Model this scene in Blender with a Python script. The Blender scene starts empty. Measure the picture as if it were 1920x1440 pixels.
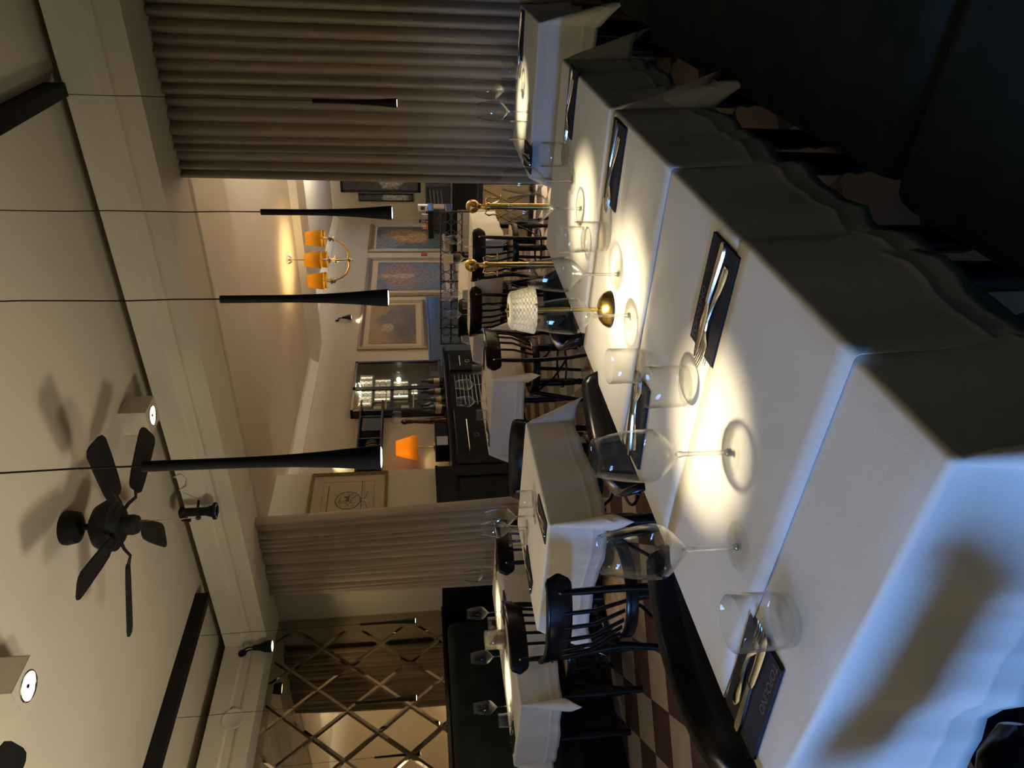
import bpy, bmesh, math, random
from mathutils import Vector, Matrix
random.seed(7)
sc = bpy.context.scene
COL = sc.collection
pi = math.pi
R = math.radians

# ------------------------------------------------------------------ camera, world, window light, exposure
yaw, pit, roll = R(34.583), R(7.584), R(-1.506)
fw = Vector((-math.sin(yaw)*math.cos(pit), math.cos(yaw)*math.cos(pit), -math.sin(pit)))
rt = fw.cross(Vector((0, 0, 1))).normalized(); up = rt.cross(fw)
r2 = math.cos(roll)*rt + math.sin(roll)*up; u2 = -math.sin(roll)*rt + math.cos(roll)*up
cam = bpy.data.objects.new('camera', bpy.data.cameras.new('camera')); COL.objects.link(cam)
ax, ay, az = -u2, r2, -fw                      # the phone was held sideways: picture left is up
cam.matrix_world = Matrix(((ax.x, ay.x, az.x, 0), (ax.y, ay.y, az.y, 0), (ax.z, ay.z, az.z, 1.27), (0, 0, 0, 1)))
cam.data.sensor_fit = 'HORIZONTAL'; cam.data.sensor_width = 36; cam.data.lens = 24.635
cam.data.clip_start = .02; cam.data.clip_end = 60
sc.camera = cam

wd = bpy.data.worlds.new('world'); sc.world = wd; wd.use_nodes = True
wd.node_tree.nodes['Background'].inputs[0].default_value = (.10, .22, .5, 1)
wd.node_tree.nodes['Background'].inputs[1].default_value = .12
sc.view_settings.view_transform = 'Standard'; sc.view_settings.look = 'None'
sc.view_settings.gamma = 1; sc.view_settings.use_curve_mapping = False
sc.view_settings.exposure = 1.0
try:
    sc.cycles.use_denoising = True
    sc.cycles.sample_clamp_indirect = 3.0
    sc.cycles.max_bounces = 10; sc.cycles.transparent_max_bounces = 40
    sc.cycles.caustics_reflective = False; sc.cycles.caustics_refractive = False
except Exception: pass

def light(name, typ, loc, power, col, parent=None, rot=None, **kw):
    d = bpy.data.lights.new(name, typ); d.energy = power; d.color = col
    for k, v in kw.items(): setattr(d, k, v)
    o = bpy.data.objects.new(name, d); COL.objects.link(o); o.location = loc
    if rot: o.rotation_euler = rot
    if parent: o.parent = parent
    return o
BLUE = (.17, .42, 1.0)
WARM = (1.0, .80, .50)
light('rear_window_daylight', 'AREA', (-2.5, -3.6, 2.2), 270, BLUE, rot=(R(80), 0, R(-10)), shape='RECTANGLE', size=2.6, size_y=1.2)
light('end_window_daylight', 'AREA', (-3.2, 14.42, 1.65), 16, BLUE, rot=(R(-90), 0, 0), shape='RECTANGLE', size=1.5, size_y=1.5)

# ------------------------------------------------------------------ materials
def nmat(name):
    m = bpy.data.materials.new(name); m.use_nodes = True
    return m, m.node_tree.nodes, m.node_tree.links, m.node_tree.nodes['Principled BSDF']
def mat(name, c, rough=.5, metal=0, var=.08, scale=12, bump=0, bscale=200, coat=0, spec=None, stretch=(1, 1, 1)):
    m, N, L, b = nmat(name)
    tc = N.new('ShaderNodeTexCoord'); mp = N.new('ShaderNodeMapping'); mp.inputs['Scale'].default_value = stretch
    L.new(tc.outputs['Object'], mp.inputs[0])
    nz = N.new('ShaderNodeTexNoise'); nz.inputs['Scale'].default_value = scale; nz.inputs['Detail'].default_value = 5
    L.new(mp.outputs[0], nz.inputs[0])
    rp = N.new('ShaderNodeValToRGB')
    rp.color_ramp.elements[0].position = .3; rp.color_ramp.elements[1].position = .7
    rp.color_ramp.elements[0].color = tuple(x*(1-var) for x in c)+(1,)
    rp.color_ramp.elements[1].color = tuple(min(1, x*(1+var)) for x in c)+(1,)
    L.new(nz.outputs[0], rp.inputs[0]); L.new(rp.outputs[0], b.inputs['Base Color'])
    b.inputs['Roughness'].default_value = rough; b.inputs['Metallic'].default_value = metal
    if coat: b.inputs['Coat Weight'].default_value = coat; b.inputs['Coat Roughness'].default_value = .08
    if spec is not None: b.inputs['Specular IOR Level'].default_value = spec
    if bump:
        n2 = N.new('ShaderNodeTexNoise'); n2.inputs['Scale'].default_value = bscale; n2.inputs['Detail'].default_value = 3
        L.new(mp.outputs[0], n2.inputs[0])
        bp = N.new('ShaderNodeBump'); bp.inputs['Strength'].default_value = bump; bp.inputs['Distance'].default_value = .002
        L.new(n2.outputs[0], bp.inputs['Height']); L.new(bp.outputs[0], b.inputs['Normal'])
    return m
def emit(name, c, s):
    m, N, L, b = nmat(name)
    b.inputs['Base Color'].default_value = (*c, 1); b.inputs['Emission Color'].default_value = (*c, 1)
    b.inputs['Emission Strength'].default_value = s
    return m
def thin_glass(name, lo=.05, hi=.9, p=3.0, tint=(.975, .985, .98), glo=.035, ghi=.30):
    # thin blown glass: see-through face on, refracting and reflecting towards its outline
    m = bpy.data.materials.new(name); m.use_nodes = True; N = m.node_tree.nodes; L = m.node_tree.links
    N.remove(N['Principled BSDF']); out = N['Material Output']
    lw = N.new('ShaderNodeLayerWeight'); lw.inputs[0].default_value = .5
    def curve(lo, hi, p):
        pw = N.new('ShaderNodeMath'); pw.operation = 'POWER'; pw.inputs[1].default_value = p
        ma = N.new('ShaderNodeMath'); ma.operation = 'MULTIPLY_ADD'; ma.inputs[1].default_value = hi; ma.inputs[2].default_value = lo
        L.new(lw.outputs['Facing'], pw.inputs[0]); L.new(pw.outputs[0], ma.inputs[0]); return ma.outputs[0]
    tr = N.new('ShaderNodeBsdfTransparent'); tr.inputs[0].default_value = (*tint, 1)
    gs = N.new('ShaderNodeBsdfGlass'); gs.inputs['Roughness'].default_value = .0; gs.inputs['IOR'].default_value = 1.45
    gl = N.new('ShaderNodeBsdfGlossy'); gl.inputs['Roughness'].default_value = .02
    mx = N.new('ShaderNodeMixShader'); L.new(curve(lo, hi, p), mx.inputs[0]); L.new(tr.outputs[0], mx.inputs[1]); L.new(gs.outputs[0], mx.inputs[2])
    m2 = N.new('ShaderNodeMixShader'); L.new(curve(glo, ghi, 3), m2.inputs[0]); L.new(mx.outputs[0], m2.inputs[1]); L.new(gl.outputs[0], m2.inputs[2])
    L.new(m2.outputs[0], out.inputs[0])
    return m
def solid_glass(name):
    m, N, L, b = nmat(name)
    b.inputs['Base Color'].default_value = (1, 1, 1, 1); b.inputs['Roughness'].default_value = .01
    b.inputs['Transmission Weight'].default_value = 1; b.inputs['IOR'].default_value = 1.48
    return m

def floor_mat():
    m, N, L, b = nmat('checker_tiles')
    tc = N.new('ShaderNodeTexCoord'); mp = N.new('ShaderNodeMapping')
    s = .29; k = math.sqrt(.5)
    mp.inputs['Rotation'].default_value = (0, 0, R(-45)); mp.inputs['Scale'].default_value = (1/s,)*3
    sx = (-3.695+2.151)*k; ty = (2.151+3.695)*k
    mp.inputs['Location'].default_value = (-sx/s % 2, -ty/s % 2, .5)
    L.new(tc.outputs['Object'], mp.inputs[0])
    ck = N.new('ShaderNodeTexChecker'); ck.inputs['Scale'].default_value = 1
    ck.inputs[1].default_value = (.40, .30, .20, 1); ck.inputs[2].default_value = (.085, .042, .028, 1)
    L.new(mp.outputs[0], ck.inputs[0])
    nz = N.new('ShaderNodeTexNoise'); nz.inputs['Scale'].default_value = 5; nz.inputs['Detail'].default_value = 6
    L.new(tc.outputs['Object'], nz.inputs[0])
    mx = N.new('ShaderNodeMix'); mx.data_type = 'RGBA'; mx.blend_type = 'MULTIPLY'; mx.inputs[0].default_value = .35
    L.new(ck.outputs[0], mx.inputs[6]); L.new(nz.outputs[0], mx.inputs[7])
    # grout lines
    sp = N.new('ShaderNodeSeparateXYZ'); L.new(mp.outputs[0], sp.inputs[0])
    g = []
    for a in (0, 1):
        pp = N.new('ShaderNodeMath'); pp.operation = 'PINGPONG'; pp.inputs[1].default_value = .5
        L.new(sp.outputs[a], pp.inputs[0])
        lt = N.new('ShaderNodeMath'); lt.operation = 'LESS_THAN'; lt.inputs[1].default_value = .006
        L.new(pp.outputs[0], lt.inputs[0]); g.append(lt)
    mxm = N.new('ShaderNodeMath'); mxm.operation = 'MAXIMUM'; L.new(g[0].outputs[0], mxm.inputs[0]); L.new(g[1].outputs[0], mxm.inputs[1])
    m2 = N.new('ShaderNodeMix'); m2.data_type = 'RGBA'; m2.inputs[7].default_value = (.02, .015, .01, 1)
    L.new(mxm.outputs[0], m2.inputs[0]); L.new(mx.outputs[2], m2.inputs[6]); L.new(m2.outputs[2], b.inputs['Base Color'])
    b.inputs['Roughness'].default_value = .38
    return m

MT = dict(
    plaster=mat('warm_white_plaster', (.62, .56, .45), .85, var=.03, scale=3, bump=.1, bscale=60),
    ceil=mat('ceiling_paint', (.62, .56, .455), .9, var=.03, scale=2),
    trim=mat('cream_cornice_paint', (.74, .69, .57), .55, var=.03, scale=3),
    tan=mat('tan_wall_paint', (.53, .49, .39), .8, var=.04, scale=2, bump=.1, bscale=50),
    black=mat('black_lacquer', (.007, .007, .0085), .22, var=.3, scale=6, spec=.35),
    matt=mat('matt_black', (.008, .008, .009), .6, var=.3, scale=8, spec=.25),
    navy=mat('blue_black_panel_paint', (.02, .032, .055), .33, var=.15, scale=4),
    cloth=mat('white_linen', (.76, .735, .69), .9, var=.03, scale=6, bump=.25, bscale=900),
    napkin=mat('navy_napkin', (.012, .012, .024), .8, var=.2, scale=40, bump=.4, bscale=1200),
    print=mat('grey_violet_print', (.12, .10, .15), .6),
    silver=mat('polished_steel', (.72, .69, .62), .16, 1, var=.05, scale=30),
    chrome=mat('chrome', (.8, .8, .8), .08, 1, var=.02),
    brass=mat('brushed_brass', (.62, .42, .12), .24, 1, var=.08, scale=60, stretch=(1, 1, .05)),
    gold=mat('polished_brass', (.75, .52, .18), .1, 1, var=.05),
    curtain=mat('taupe_curtain', (.46, .385, .31), .95, var=.08, scale=30, bump=.3, bscale=500, stretch=(1, 1, .15)),
    sofa=mat('dark_green_velvet', (.014, .022, .022), .95, var=.25, scale=9, bump=.4, bscale=300, spec=.2),
    wood=mat('oiled_oak', (.42, .27, .14), .35, var=.3, scale=3, stretch=(8, 1, 1)),
    darkwood=mat('dark_red_wood', (.03, .009, .006), .25, var=.3, scale=8),
    floor=floor_mat(),
    glass=thin_glass('clear_glass', .0, .75, 3.6, (.99, .995, .99), .03, .6),
    footglass=thin_glass('foot_glass', .0, .18, 4, (.995, 1, .995), .015, .3),
    pane=thin_glass('window_pane', .0, .1, 4),
    stem=thin_glass('solid_glass', .45, .5, 1.5),
    crystal=thin_glass('cut_crystal', .35, .5, 1.5, (.97, .95, .88), .15, .4),
    white_metal=mat('white_enamel', (.60, .55, .46), .5, var=.03),
    lens=emit('lit_lens', (1, .93, .78), 3.5),
    lens_hot=emit('halogen_lens', (1, .84, .58), 1.6),
    lens_soft=emit('lit_shade_inside', (1, .80, .45), 1.3),
    bulb=emit('glowing_bulb', (1, .72, .33), 14),
    gilt=mat('gilded_frame', (.42, .32, .15), .35, .7, var=.15, scale=30),
    silverleaf=mat('silver_leaf_frame', (.40, .36, .30), .3, .8, var=.15, scale=30),
    mount=mat('cream_mount_board', (.52, .44, .32), .85, var=.03),
    paper=mat('aged_paper', (.40, .34, .26), .9, var=.08, scale=20),
    greenglass=mat('dark_bottle_glass', (.02, .025, .012), .08, var=.3),
    redpack=mat('red_packaging', (.45, .03, .03), .5), whitepack=mat('white_packaging', (.62, .60, .55), .6, var=.1),
    bluepack=mat('violet_packaging', (.05, .035, .10), .6), orangepack=mat('orange_packaging', (.42, .16, .05), .6),
    mirror=mat('antique_mirror', (.45, .39, .30), .03, 1, var=.05, scale=3),
    iron=mat('black_iron', (.01, .01, .01), .5, var=.2),
    label=mat('cream_label', (.55, .48, .34), .8),
    ebony=mat('ebony_paint', (.0035, .0035, .004), .3, var=.3, scale=6, spec=.03),
    darkpaint=mat('deep_green_wall_paint', (.03, .035, .032), .7),
    grey=mat('light_grey_panel', (.35, .36, .38), .6),
)
def shade_mat(name, c, tr):
    m = bpy.data.materials.new(name); m.use_nodes = True; N = m.node_tree.nodes; L = m.node_tree.links
    N.remove(N['Principled BSDF']); out = N['Material Output']
    tc = N.new('ShaderNodeTexCoord'); nz = N.new('ShaderNodeTexNoise'); nz.inputs['Scale'].default_value = 160
    L.new(tc.outputs['Object'], nz.inputs[0])
    rp = N.new('ShaderNodeValToRGB'); rp.color_ramp.elements[0].color = tuple(x*.7 for x in c)+(1,); rp.color_ramp.elements[1].color = (*c, 1)
    L.new(nz.outputs[0], rp.inputs[0])
    d = N.new('ShaderNodeBsdfDiffuse'); t = N.new('ShaderNodeBsdfTranslucent')
    L.new(rp.outputs[0], d.inputs[0]); L.new(rp.outputs[0], t.inputs[0])
    mx = N.new('ShaderNodeMixShader'); mx.inputs[0].default_value = tr
    L.new(d.outputs[0], mx.inputs[1]); L.new(t.outputs[0], mx.inputs[2]); L.new(mx.outputs[0], out.inputs[0])
    return m
MT['shade'] = shade_mat('amber_fabric_shade', (.44, .29, .065), .6)
MT['cut_shade'] = shade_mat('cut_crystal_shade', (.86, .84, .77), .6)
_nt = MT['cut_shade'].node_tree; _g = _nt.nodes.new('ShaderNodeBsdfGlossy'); _g.inputs['Roughness'].default_value = .08
_m = _nt.nodes.new('ShaderNodeMixShader'); _m.inputs[0].default_value = .22
_o = _nt.nodes['Material Output'].inputs[0]; _s = _o.links[0].from_socket
_nt.links.new(_s, _m.inputs[1]); _nt.links.new(_g.outputs[0], _m.inputs[2]); _nt.links.new(_m.outputs[0], _o)
MT['orange'] = shade_mat('orange_fabric_shade', (.62, .36, .08), .65)

def art(name, kind):
    m, N, L, b = nmat(name)
    tc = N.new('ShaderNodeTexCoord')
    def blob(c, r, soft, dist=.0):
        mp = N.new('ShaderNodeMapping'); mp.inputs['Location'].default_value = (-c[0], -c[1], 0)
        mp.inputs['Scale'].default_value = (1, 1, 0)
        L.new(tc.outputs['Object'], mp.inputs[0])
        sc_ = N.new('ShaderNodeVectorMath'); sc_.operation = 'DIVIDE'; sc_.inputs[1].default_value = (r[0], r[1], 1)
        L.new(mp.outputs[0], sc_.inputs[0])
        nz = N.new('ShaderNodeTexNoise'); nz.inputs['Scale'].default_value = 7; nz.inputs['Detail'].default_value = 6
        L.new(tc.outputs['Object'], nz.inputs[0])
        ln = N.new('ShaderNodeVectorMath'); ln.operation = 'LENGTH'; L.new(sc_.outputs[0], ln.inputs[0])
        ad = N.new('ShaderNodeMath'); ad.operation = 'MULTIPLY_ADD'; ad.inputs[1].default_value = dist; L.new(nz.outputs[0], ad.inputs[0]); L.new(ln.outputs['Value'], ad.inputs[2])
        mr = N.new('ShaderNodeMapRange'); mr.inputs[1].default_value = 1+soft+dist*.5; mr.inputs[2].default_value = 1-soft+dist*.5
        L.new(ad.outputs[0], mr.inputs[0]); return mr.outputs[0]
    nz = N.new('ShaderNodeTexNoise'); nz.inputs['Scale'].default_value = 9; nz.inputs['Detail'].default_value = 8; nz.inputs['Roughness'].default_value = .7
    L.new(tc.outputs['Object'], nz.inputs[0])
    rp = N.new('ShaderNodeValToRGB'); L.new(nz.outputs[0], rp.inputs[0])
    base, layers = {
        'figure': (((.05, .07, .10), (.12, .15, .20)), [((0, .0), (.17, .62), .12, .5, (.24, .15, .12)), ((0, .16), (.5, .36), .15, 1.1, (.20, .13, .12)), ((0, -.28), (.3, .3), .2, .8, (.13, .13, .15)), ((0, .42), (.07, .11), .1, .1, (.36, .24, .18)), ((0, .13), (.1, .2), .15, .4, (.36, .25, .2))]),
        'town': (((.02, .035, .04), (.09, .11, .11)), [((.05, .05), (.34, .5), .15, 1.0, (.26, .15, .06)), ((-.05, .2), (.14, .22), .1, .9, (.45, .30, .07)), ((.0, -.15), (.25, .2), .1, .9, (.38, .24, .09)), ((-.3, .45), (.3, .3), .3, .8, (.16, .18, .18)), ((.0, -.55), (.7, .2), .2, .6, (.03, .06, .045))]),
        'haze': (((.20, .135, .05), (.30, .20, .085)), [((.0, -.22), (.8, .3), .5, .5, (.06, .045, .035)), ((.1, .02), (.22, .24), .2, .7, (.10, .08, .06)), ((-.14, .08), (.13, .09), .2, .4, (.30, .24, .16)), ((.25, .0), (.2, .1), .2, .8, (.09, .075, .06)), ((-.2, .36), (.03, .04), .1, .1, (.4, .25, .13))]),
        'photo': (((.01, .015, .02), (.06, .07, .08)), [((0, -.2), (.2, .25), .2, 1.5, (.35, .38, .38))]),
    }[kind]
    rp.color_ramp.elements[0].color = (*[x*1.0 for x in base[0]], 1); rp.color_ramp.elements[1].color = (*[x*1.0 for x in base[1]], 1)
    rp.color_ramp.elements[0].position = .35; rp.color_ramp.elements[1].position = .65
    cur = rp.outputs[0]
    for c, r, s, d, colr in layers:
        mx = N.new('ShaderNodeMix'); mx.data_type = 'RGBA'
        L.new(blob(c, r, s, d), mx.inputs[0]); L.new(cur, mx.inputs[6])
        n3 = N.new('ShaderNodeTexNoise'); n3.inputs['Scale'].default_value = 22; n3.inputs['Detail'].default_value = 6; L.new(tc.outputs['Object'], n3.inputs[0])
        r3 = N.new('ShaderNodeValToRGB'); r3.color_ramp.elements[0].position = .35; r3.color_ramp.elements[1].position = .65
        r3.color_ramp.elements[0].color = tuple(x*.45 for x in colr)+(1,); r3.color_ramp.elements[1].color = tuple(x*1.5 for x in colr)+(1,)
        L.new(n3.outputs[0], r3.inputs[0]); L.new(r3.outputs[0], mx.inputs[7]); cur = mx.outputs[2]
    L.new(cur, b.inputs['Base Color']); b.inputs['Roughness'].default_value = .7
    return m

# ------------------------------------------------------------------ mesh helpers
class M:
    def __init__(s): s.v = []; s.f = []
    def add(s, vs, fs, T=None):
        n = len(s.v)
        for p in vs:
            p = Vector(p); s.v.append(tuple(T @ p) if T else tuple(p))
        s.f += [tuple(i+n for i in f) for f in fs]; return s
    def box(s, a, b, T=None):
        x0, y0, z0 = a; x1, y1, z1 = b
        return s.add([(x0, y0, z0), (x1, y0, z0), (x1, y1, z0), (x0, y1, z0), (x0, y0, z1), (x1, y0, z1), (x1, y1, z1), (x0, y1, z1)],
                     [(0, 3, 2, 1), (4, 5, 6, 7), (0, 1, 5, 4), (1, 2, 6, 5), (2, 3, 7, 6), (3, 0, 4, 7)], T)
    def lathe(s, prof, seg=32, c=(0, 0, 0), T=None, closed=False):
        vs = []; fs = []; n = len(prof)
        for i in range(seg):
            a = 2*pi*i/seg
            for r, z in prof: vs.append((c[0]+r*math.cos(a), c[1]+r*math.sin(a), c[2]+z))
        m = n if closed else n-1
        for i in range(seg):
            j = (i+1) % seg
            for k in range(m):
                k2 = (k+1) % n
                fs.append((i*n+k, j*n+k, j*n+k2, i*n+k2))
        return s.add(vs, fs, T)
    def tube(s, pts, r, seg=8, closed=False, flat=1.0):
        pts = [Vector(p) for p in pts]; n = len(pts); vs = []; fs = []; prev = None
        for i, p in enumerate(pts):
            if closed: t = pts[(i+1) % n]-pts[i-1]
            else: t = pts[min(i+1, n-1)]-pts[max(i-1, 0)]
            t.normalize()
            if prev is None:
                a = Vector((0, 0, 1)) if abs(t.z) < .9 else Vector((1, 0, 0))
                u = t.cross(a).normalized()
            else: u = (prev-t*prev.dot(t)).normalized()
            prev = u; w = t.cross(u); rr = r[i] if isinstance(r, (list, tuple)) else r
            for k in range(seg):
                a = 2*pi*k/seg; vs.append(p+u*math.cos(a)*rr+w*math.sin(a)*rr*flat)
        for i in range(n if closed else n-1):
            j = (i+1) % n
            for k in range(seg): fs.append((i*seg+k, i*seg+(k+1) % seg, j*seg+(k+1) % seg, j*seg+k))
        if not closed: fs += [tuple(range(seg))[::-1], tuple((n-1)*seg+k for k in range(seg))]
        return s.add(vs, fs)
    def prism(s, poly, a, b, axis='z', T=None):
        n = len(poly)
        def P(p, h): return {'z': (p[0], p[1], h), 'x': (h, p[0], p[1]), 'y': (p[0], h, p[1])}[axis]
        vs = [P(p, a) for p in poly]+[P(p, b) for p in poly]
        return s.add(vs, [tuple(range(n))[::-1], tuple(range(n, 2*n))]+[(i, (i+1) % n, (i+1) % n+n, i+n) for i in range(n)], T)
    def grid(s, nx, ny, fn, T=None):
        vs = [fn(i/(nx-1), j/(ny-1)) for j in range(ny) for i in range(nx)]
        return s.add(vs, [(j*nx+i, j*nx+i+1, (j+1)*nx+i+1, (j+1)*nx+i) for j in range(ny-1) for i in range(nx-1)], T)
    def build(s, name, mt, parent=None, smooth=35, bevel=0, solid=0, seg=2):
        me = bpy.data.meshes.new(name); me.from_pydata(s.v, [], s.f); me.update()
        bm = bmesh.new(); bm.from_mesh(me); bmesh.ops.recalc_face_normals(bm, faces=bm.faces); bm.to_mesh(me); bm.free()
        me.materials.append(MT[mt] if isinstance(mt, str) else mt)
        if smooth: me.shade_smooth(); me.set_sharp_from_angle(angle=R(smooth))
        o = bpy.data.objects.new(name, me); COL.objects.link(o)
        if parent: o.parent = parent
        if bevel:
            b = o.modifiers.new('bevel', 'BEVEL'); b.width = bevel; b.segments = seg; b.limit_method = 'ANGLE'; b.angle_limit = R(40)
        if solid:
            d = o.modifiers.new('solid', 'SOLIDIFY'); d.thickness = solid; d.offset = -1
        return o
def bx(a, b, T=None): return M().box(a, b, T)
def tag(o, label=None, cat=None, group=None, kind=None):
    if label: o['label'] = label
    if cat: o['category'] = cat
    if group: o['group'] = group
    if kind: o['kind'] = kind
    return o
def struct(o): o['kind'] = 'structure'; return o
def thing(name, loc, rz, label, cat, group=None):
    o = bpy.data.objects.new(name, None); COL.objects.link(o); o.location = loc; o.rotation_euler = (0, 0, rz)
    o.empty_display_size = .05
    return tag(o, label, cat, group)
def copy_tree(o, loc=None, rz=None, label=None, group=None):
    c = o.copy(); COL.objects.link(c)
    for ch in list(o.children):
        k = copy_tree(ch); k.parent = c
    if loc is not None: c.location = loc
    if rz is not None: c.rotation_euler = (0, 0, rz)
    if label: c['label'] = label
    if group: c['group'] = group
    return c
def circ(r, n, z=0, c=(0, 0), a0=0, a1=2*pi, end=False):
    m = n-1 if end else n
    return [(c[0]+r*math.cos(a0+(a1-a0)*i/m), c[1]+r*math.sin(a0+(a1-a0)*i/m), z) for i in range(n)]

# ------------------------------------------------------------------ the rooms
TZ = .75
H1 = 2.86
struct(bx((-6, -2.9, -.1), (1.6, 14.8, 0)).build('floor', 'floor', smooth=0))
struct(bx((-5.2, -2.9, H1), (.75, 3.96, H1+.1)).build('ceiling', 'ceil', smooth=0))
c2 = M(); c2.box((-5.7, 3.96, 2.75), (1.5, 5.71, 2.96)); c2.box((-5.7, 5.71, 2.80), (1.5, 8.75, 2.96)); c2.box((-5.7, 9.35, 2.94), (1.5, 14.6, 3.0))
struct(c2.build('ceiling_back', 'ceil', smooth=0))
struct(bx((-5.7, 8.75, 2.70), (1.5, 9.35, 2.96)).build('trim_3', 'trim', smooth=0))
# rear wall with a barred window behind the camera
wr = M(); wr.box((-5.0, -1.75, 0), (-2.85, -1.6, H1)); wr.box((-.25, -1.75, 0), (.5, -1.6, H1)); wr.box((-2.85, -1.75, 0), (-.25, -1.6, .4)); wr.box((-2.85, -1.75, 1.6), (-.25, -1.6, H1))
struct(wr.build('wall_rear', 'darkpaint', smooth=0))
w1 = M(); w1.box((-2.85, -1.70, .4), (-2.80, -1.63, 1.6)); w1.box((-.30, -1.70, .4), (-.25, -1.63, 1.6)); w1.box((-2.85, -1.70, .4), (-.25, -1.63, .45)); w1.box((-2.85, -1.70, 1.55), (-.25, -1.63, 1.6))
w1 = struct(w1.build('window_1', 'black', smooth=0))
bars = M()
for i in range(1, 14): bars.box((-2.85+i*.1857-.012, -1.69, .4), (-2.85+i*.1857+.012, -1.65, 1.6))
bars.build('glazing_bars', 'black', w1, smooth=0)
struct(bx((.5, -2.75, 0), (.7, 3.96, H1)).build('wall_right', 'darkpaint', smooth=0))
struct(bx((-5.2, -2.75, 0), (-5.0, 3.96, H1)).build('wall_left', 'tan', smooth=0))
wb = M(); wb.box((-5.0, 3.88, 0), (-4.5, 3.96, 2.48)); wb.box((-1.05, 3.88, 0), (.5, 3.96, 2.48)); wb.box((-5.0, 3.9, 2.47), (.5, 3.96, 2.9))
struct(wb.build('wall_back', 'tan', smooth=0))
struct(bx((-5.7, 3.96, 0), (-5.0, 5.70, 2.75)).build('wall_picture', 'tan', smooth=0))
struct(bx((-5.8, 5.70, 0), (-5.6, 14.6, 2.94)).build('wall_alcove', 'tan', smooth=0))
we = M(); we.box((-5.6, 14.35, 0), (-3.95, 14.5, 2.94)); we.box((-2.45, 14.35, 0), (1.5, 14.5, 2.94)); we.box((-3.95, 14.35, 0), (-2.45, 14.5, .9)); we.box((-3.95, 14.35, 2.4), (-2.45, 14.5, 2.94))
struct(we.build('wall_end', 'tan', smooth=0))
w2 = struct(M().box((-3.95, 14.36, .9), (-3.89, 14.42, 2.4)).box((-2.51, 14.36, .9), (-2.45, 14.42, 2.4)).box((-3.23, 14.36, .9), (-3.17, 14.42, 2.4)).box((-3.95, 14.36, .9), (-2.45, 14.42, .96)).box((-3.95, 14.36, 2.34), (-2.45, 14.42, 2.4)).build('window_2', 'black', smooth=0))
struct(bx((1.2, 3.96, 0), (1.4, 14.5, 2.94)).build('wall_side', 'tan', smooth=0))
# cornice beams: stepped board with an open gap to the ceiling above it
def beam_prof(y0, y1):
    d = y1-y0; s = 1 if d > 0 else -1
    return [(y0, 2.785), (y0, 2.655), (y0+s*.006, 2.650), (y0+s*.016, 2.640), (y0+s*.016, 2.590), (y0+s*.008, 2.580), (y0+s*.002, 2.568), (y0, 2.560), (y0, 2.47), (y1, 2.47), (y1, 2.785)]
struct(M().prism(beam_prof(3.5, 3.9), -4.78, .5, 'x').build('trim_1', 'trim', smooth=20))
struct(M().prism(beam_prof(-4.78, -5.0), -2.6, 3.9, 'y').build('trim_2', 'trim', smooth=20))
struct(M().prism([(-5.6, 2.94), (-5.6, 2.68), (-5.575, 2.68), (-5.55, 2.71), (-5.50, 2.78), (-5.46, 2.80)], 5.7, 8.75, 'y').build('trim_4', 'trim', smooth=20))
struct(M().prism([(-5.6, 2.94), (-5.6, 2.83), (-5.57, 2.84), (-5.52, 2.90), (-5.50, 2.94)], 9.35, 14.35, 'y').build('trim_5', 'trim', smooth=20))
# dark panelled dados
def dado(name, y0, y1, x, panels, mt, z1=1.11):
    m = M(); m.box((x-.03, y0, 0), (x, y1, z1-.03)); m.box((x-.03, y0, z1-.03), (x+.015, y1, z1))
    for a, b, c, d in panels:
        w = .035
        for (p, q, r, s) in ((a, b, c, c+w), (a, b, d-w, d), (a, a+w, c, d), (b-w, b, c, d)):
            m.box((x, p, r), (x+.018, q, s))
        m.box((x, a+.09, c+.09), (x+.010, b-.09, d-.09))
    return struct(m.build(name, mt, smooth=0, bevel=.004))
dado('trim_6', 3.96, 5.70, -4.97, [(4.1, 4.75, .18, .92), (4.85, 5.55, .18, .92)], 'ebony', 1.12)
dado('trim_7', 8.32, 10.76, -5.57, [(8.55, 9.5, .2, .92), (9.68, 10.62, .2, .92)], 'navy', 1.11)
dado('trim_8', -2.6, 3.88, -4.97, [], 'black', 1.13)
struct(bx((-4.97, 3.85, 0), (-4.5, 3.88, 1.12)).build('baseboard_back', 'black', smooth=0))
# vent on the cornice
v = tag(M().lathe([(0, .0), (.055, .0), (.062, .004), (.075, .004), (.078, 0)], 32, T=Matrix.Translation((-4.779, 2.91, 2.615)) @ Matrix.Rotation(R(90), 4, 'Y')).build('ceiling_vent', 'trim'), 'small round cream vent set into the cornice above the mirror', 'vent')

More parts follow.
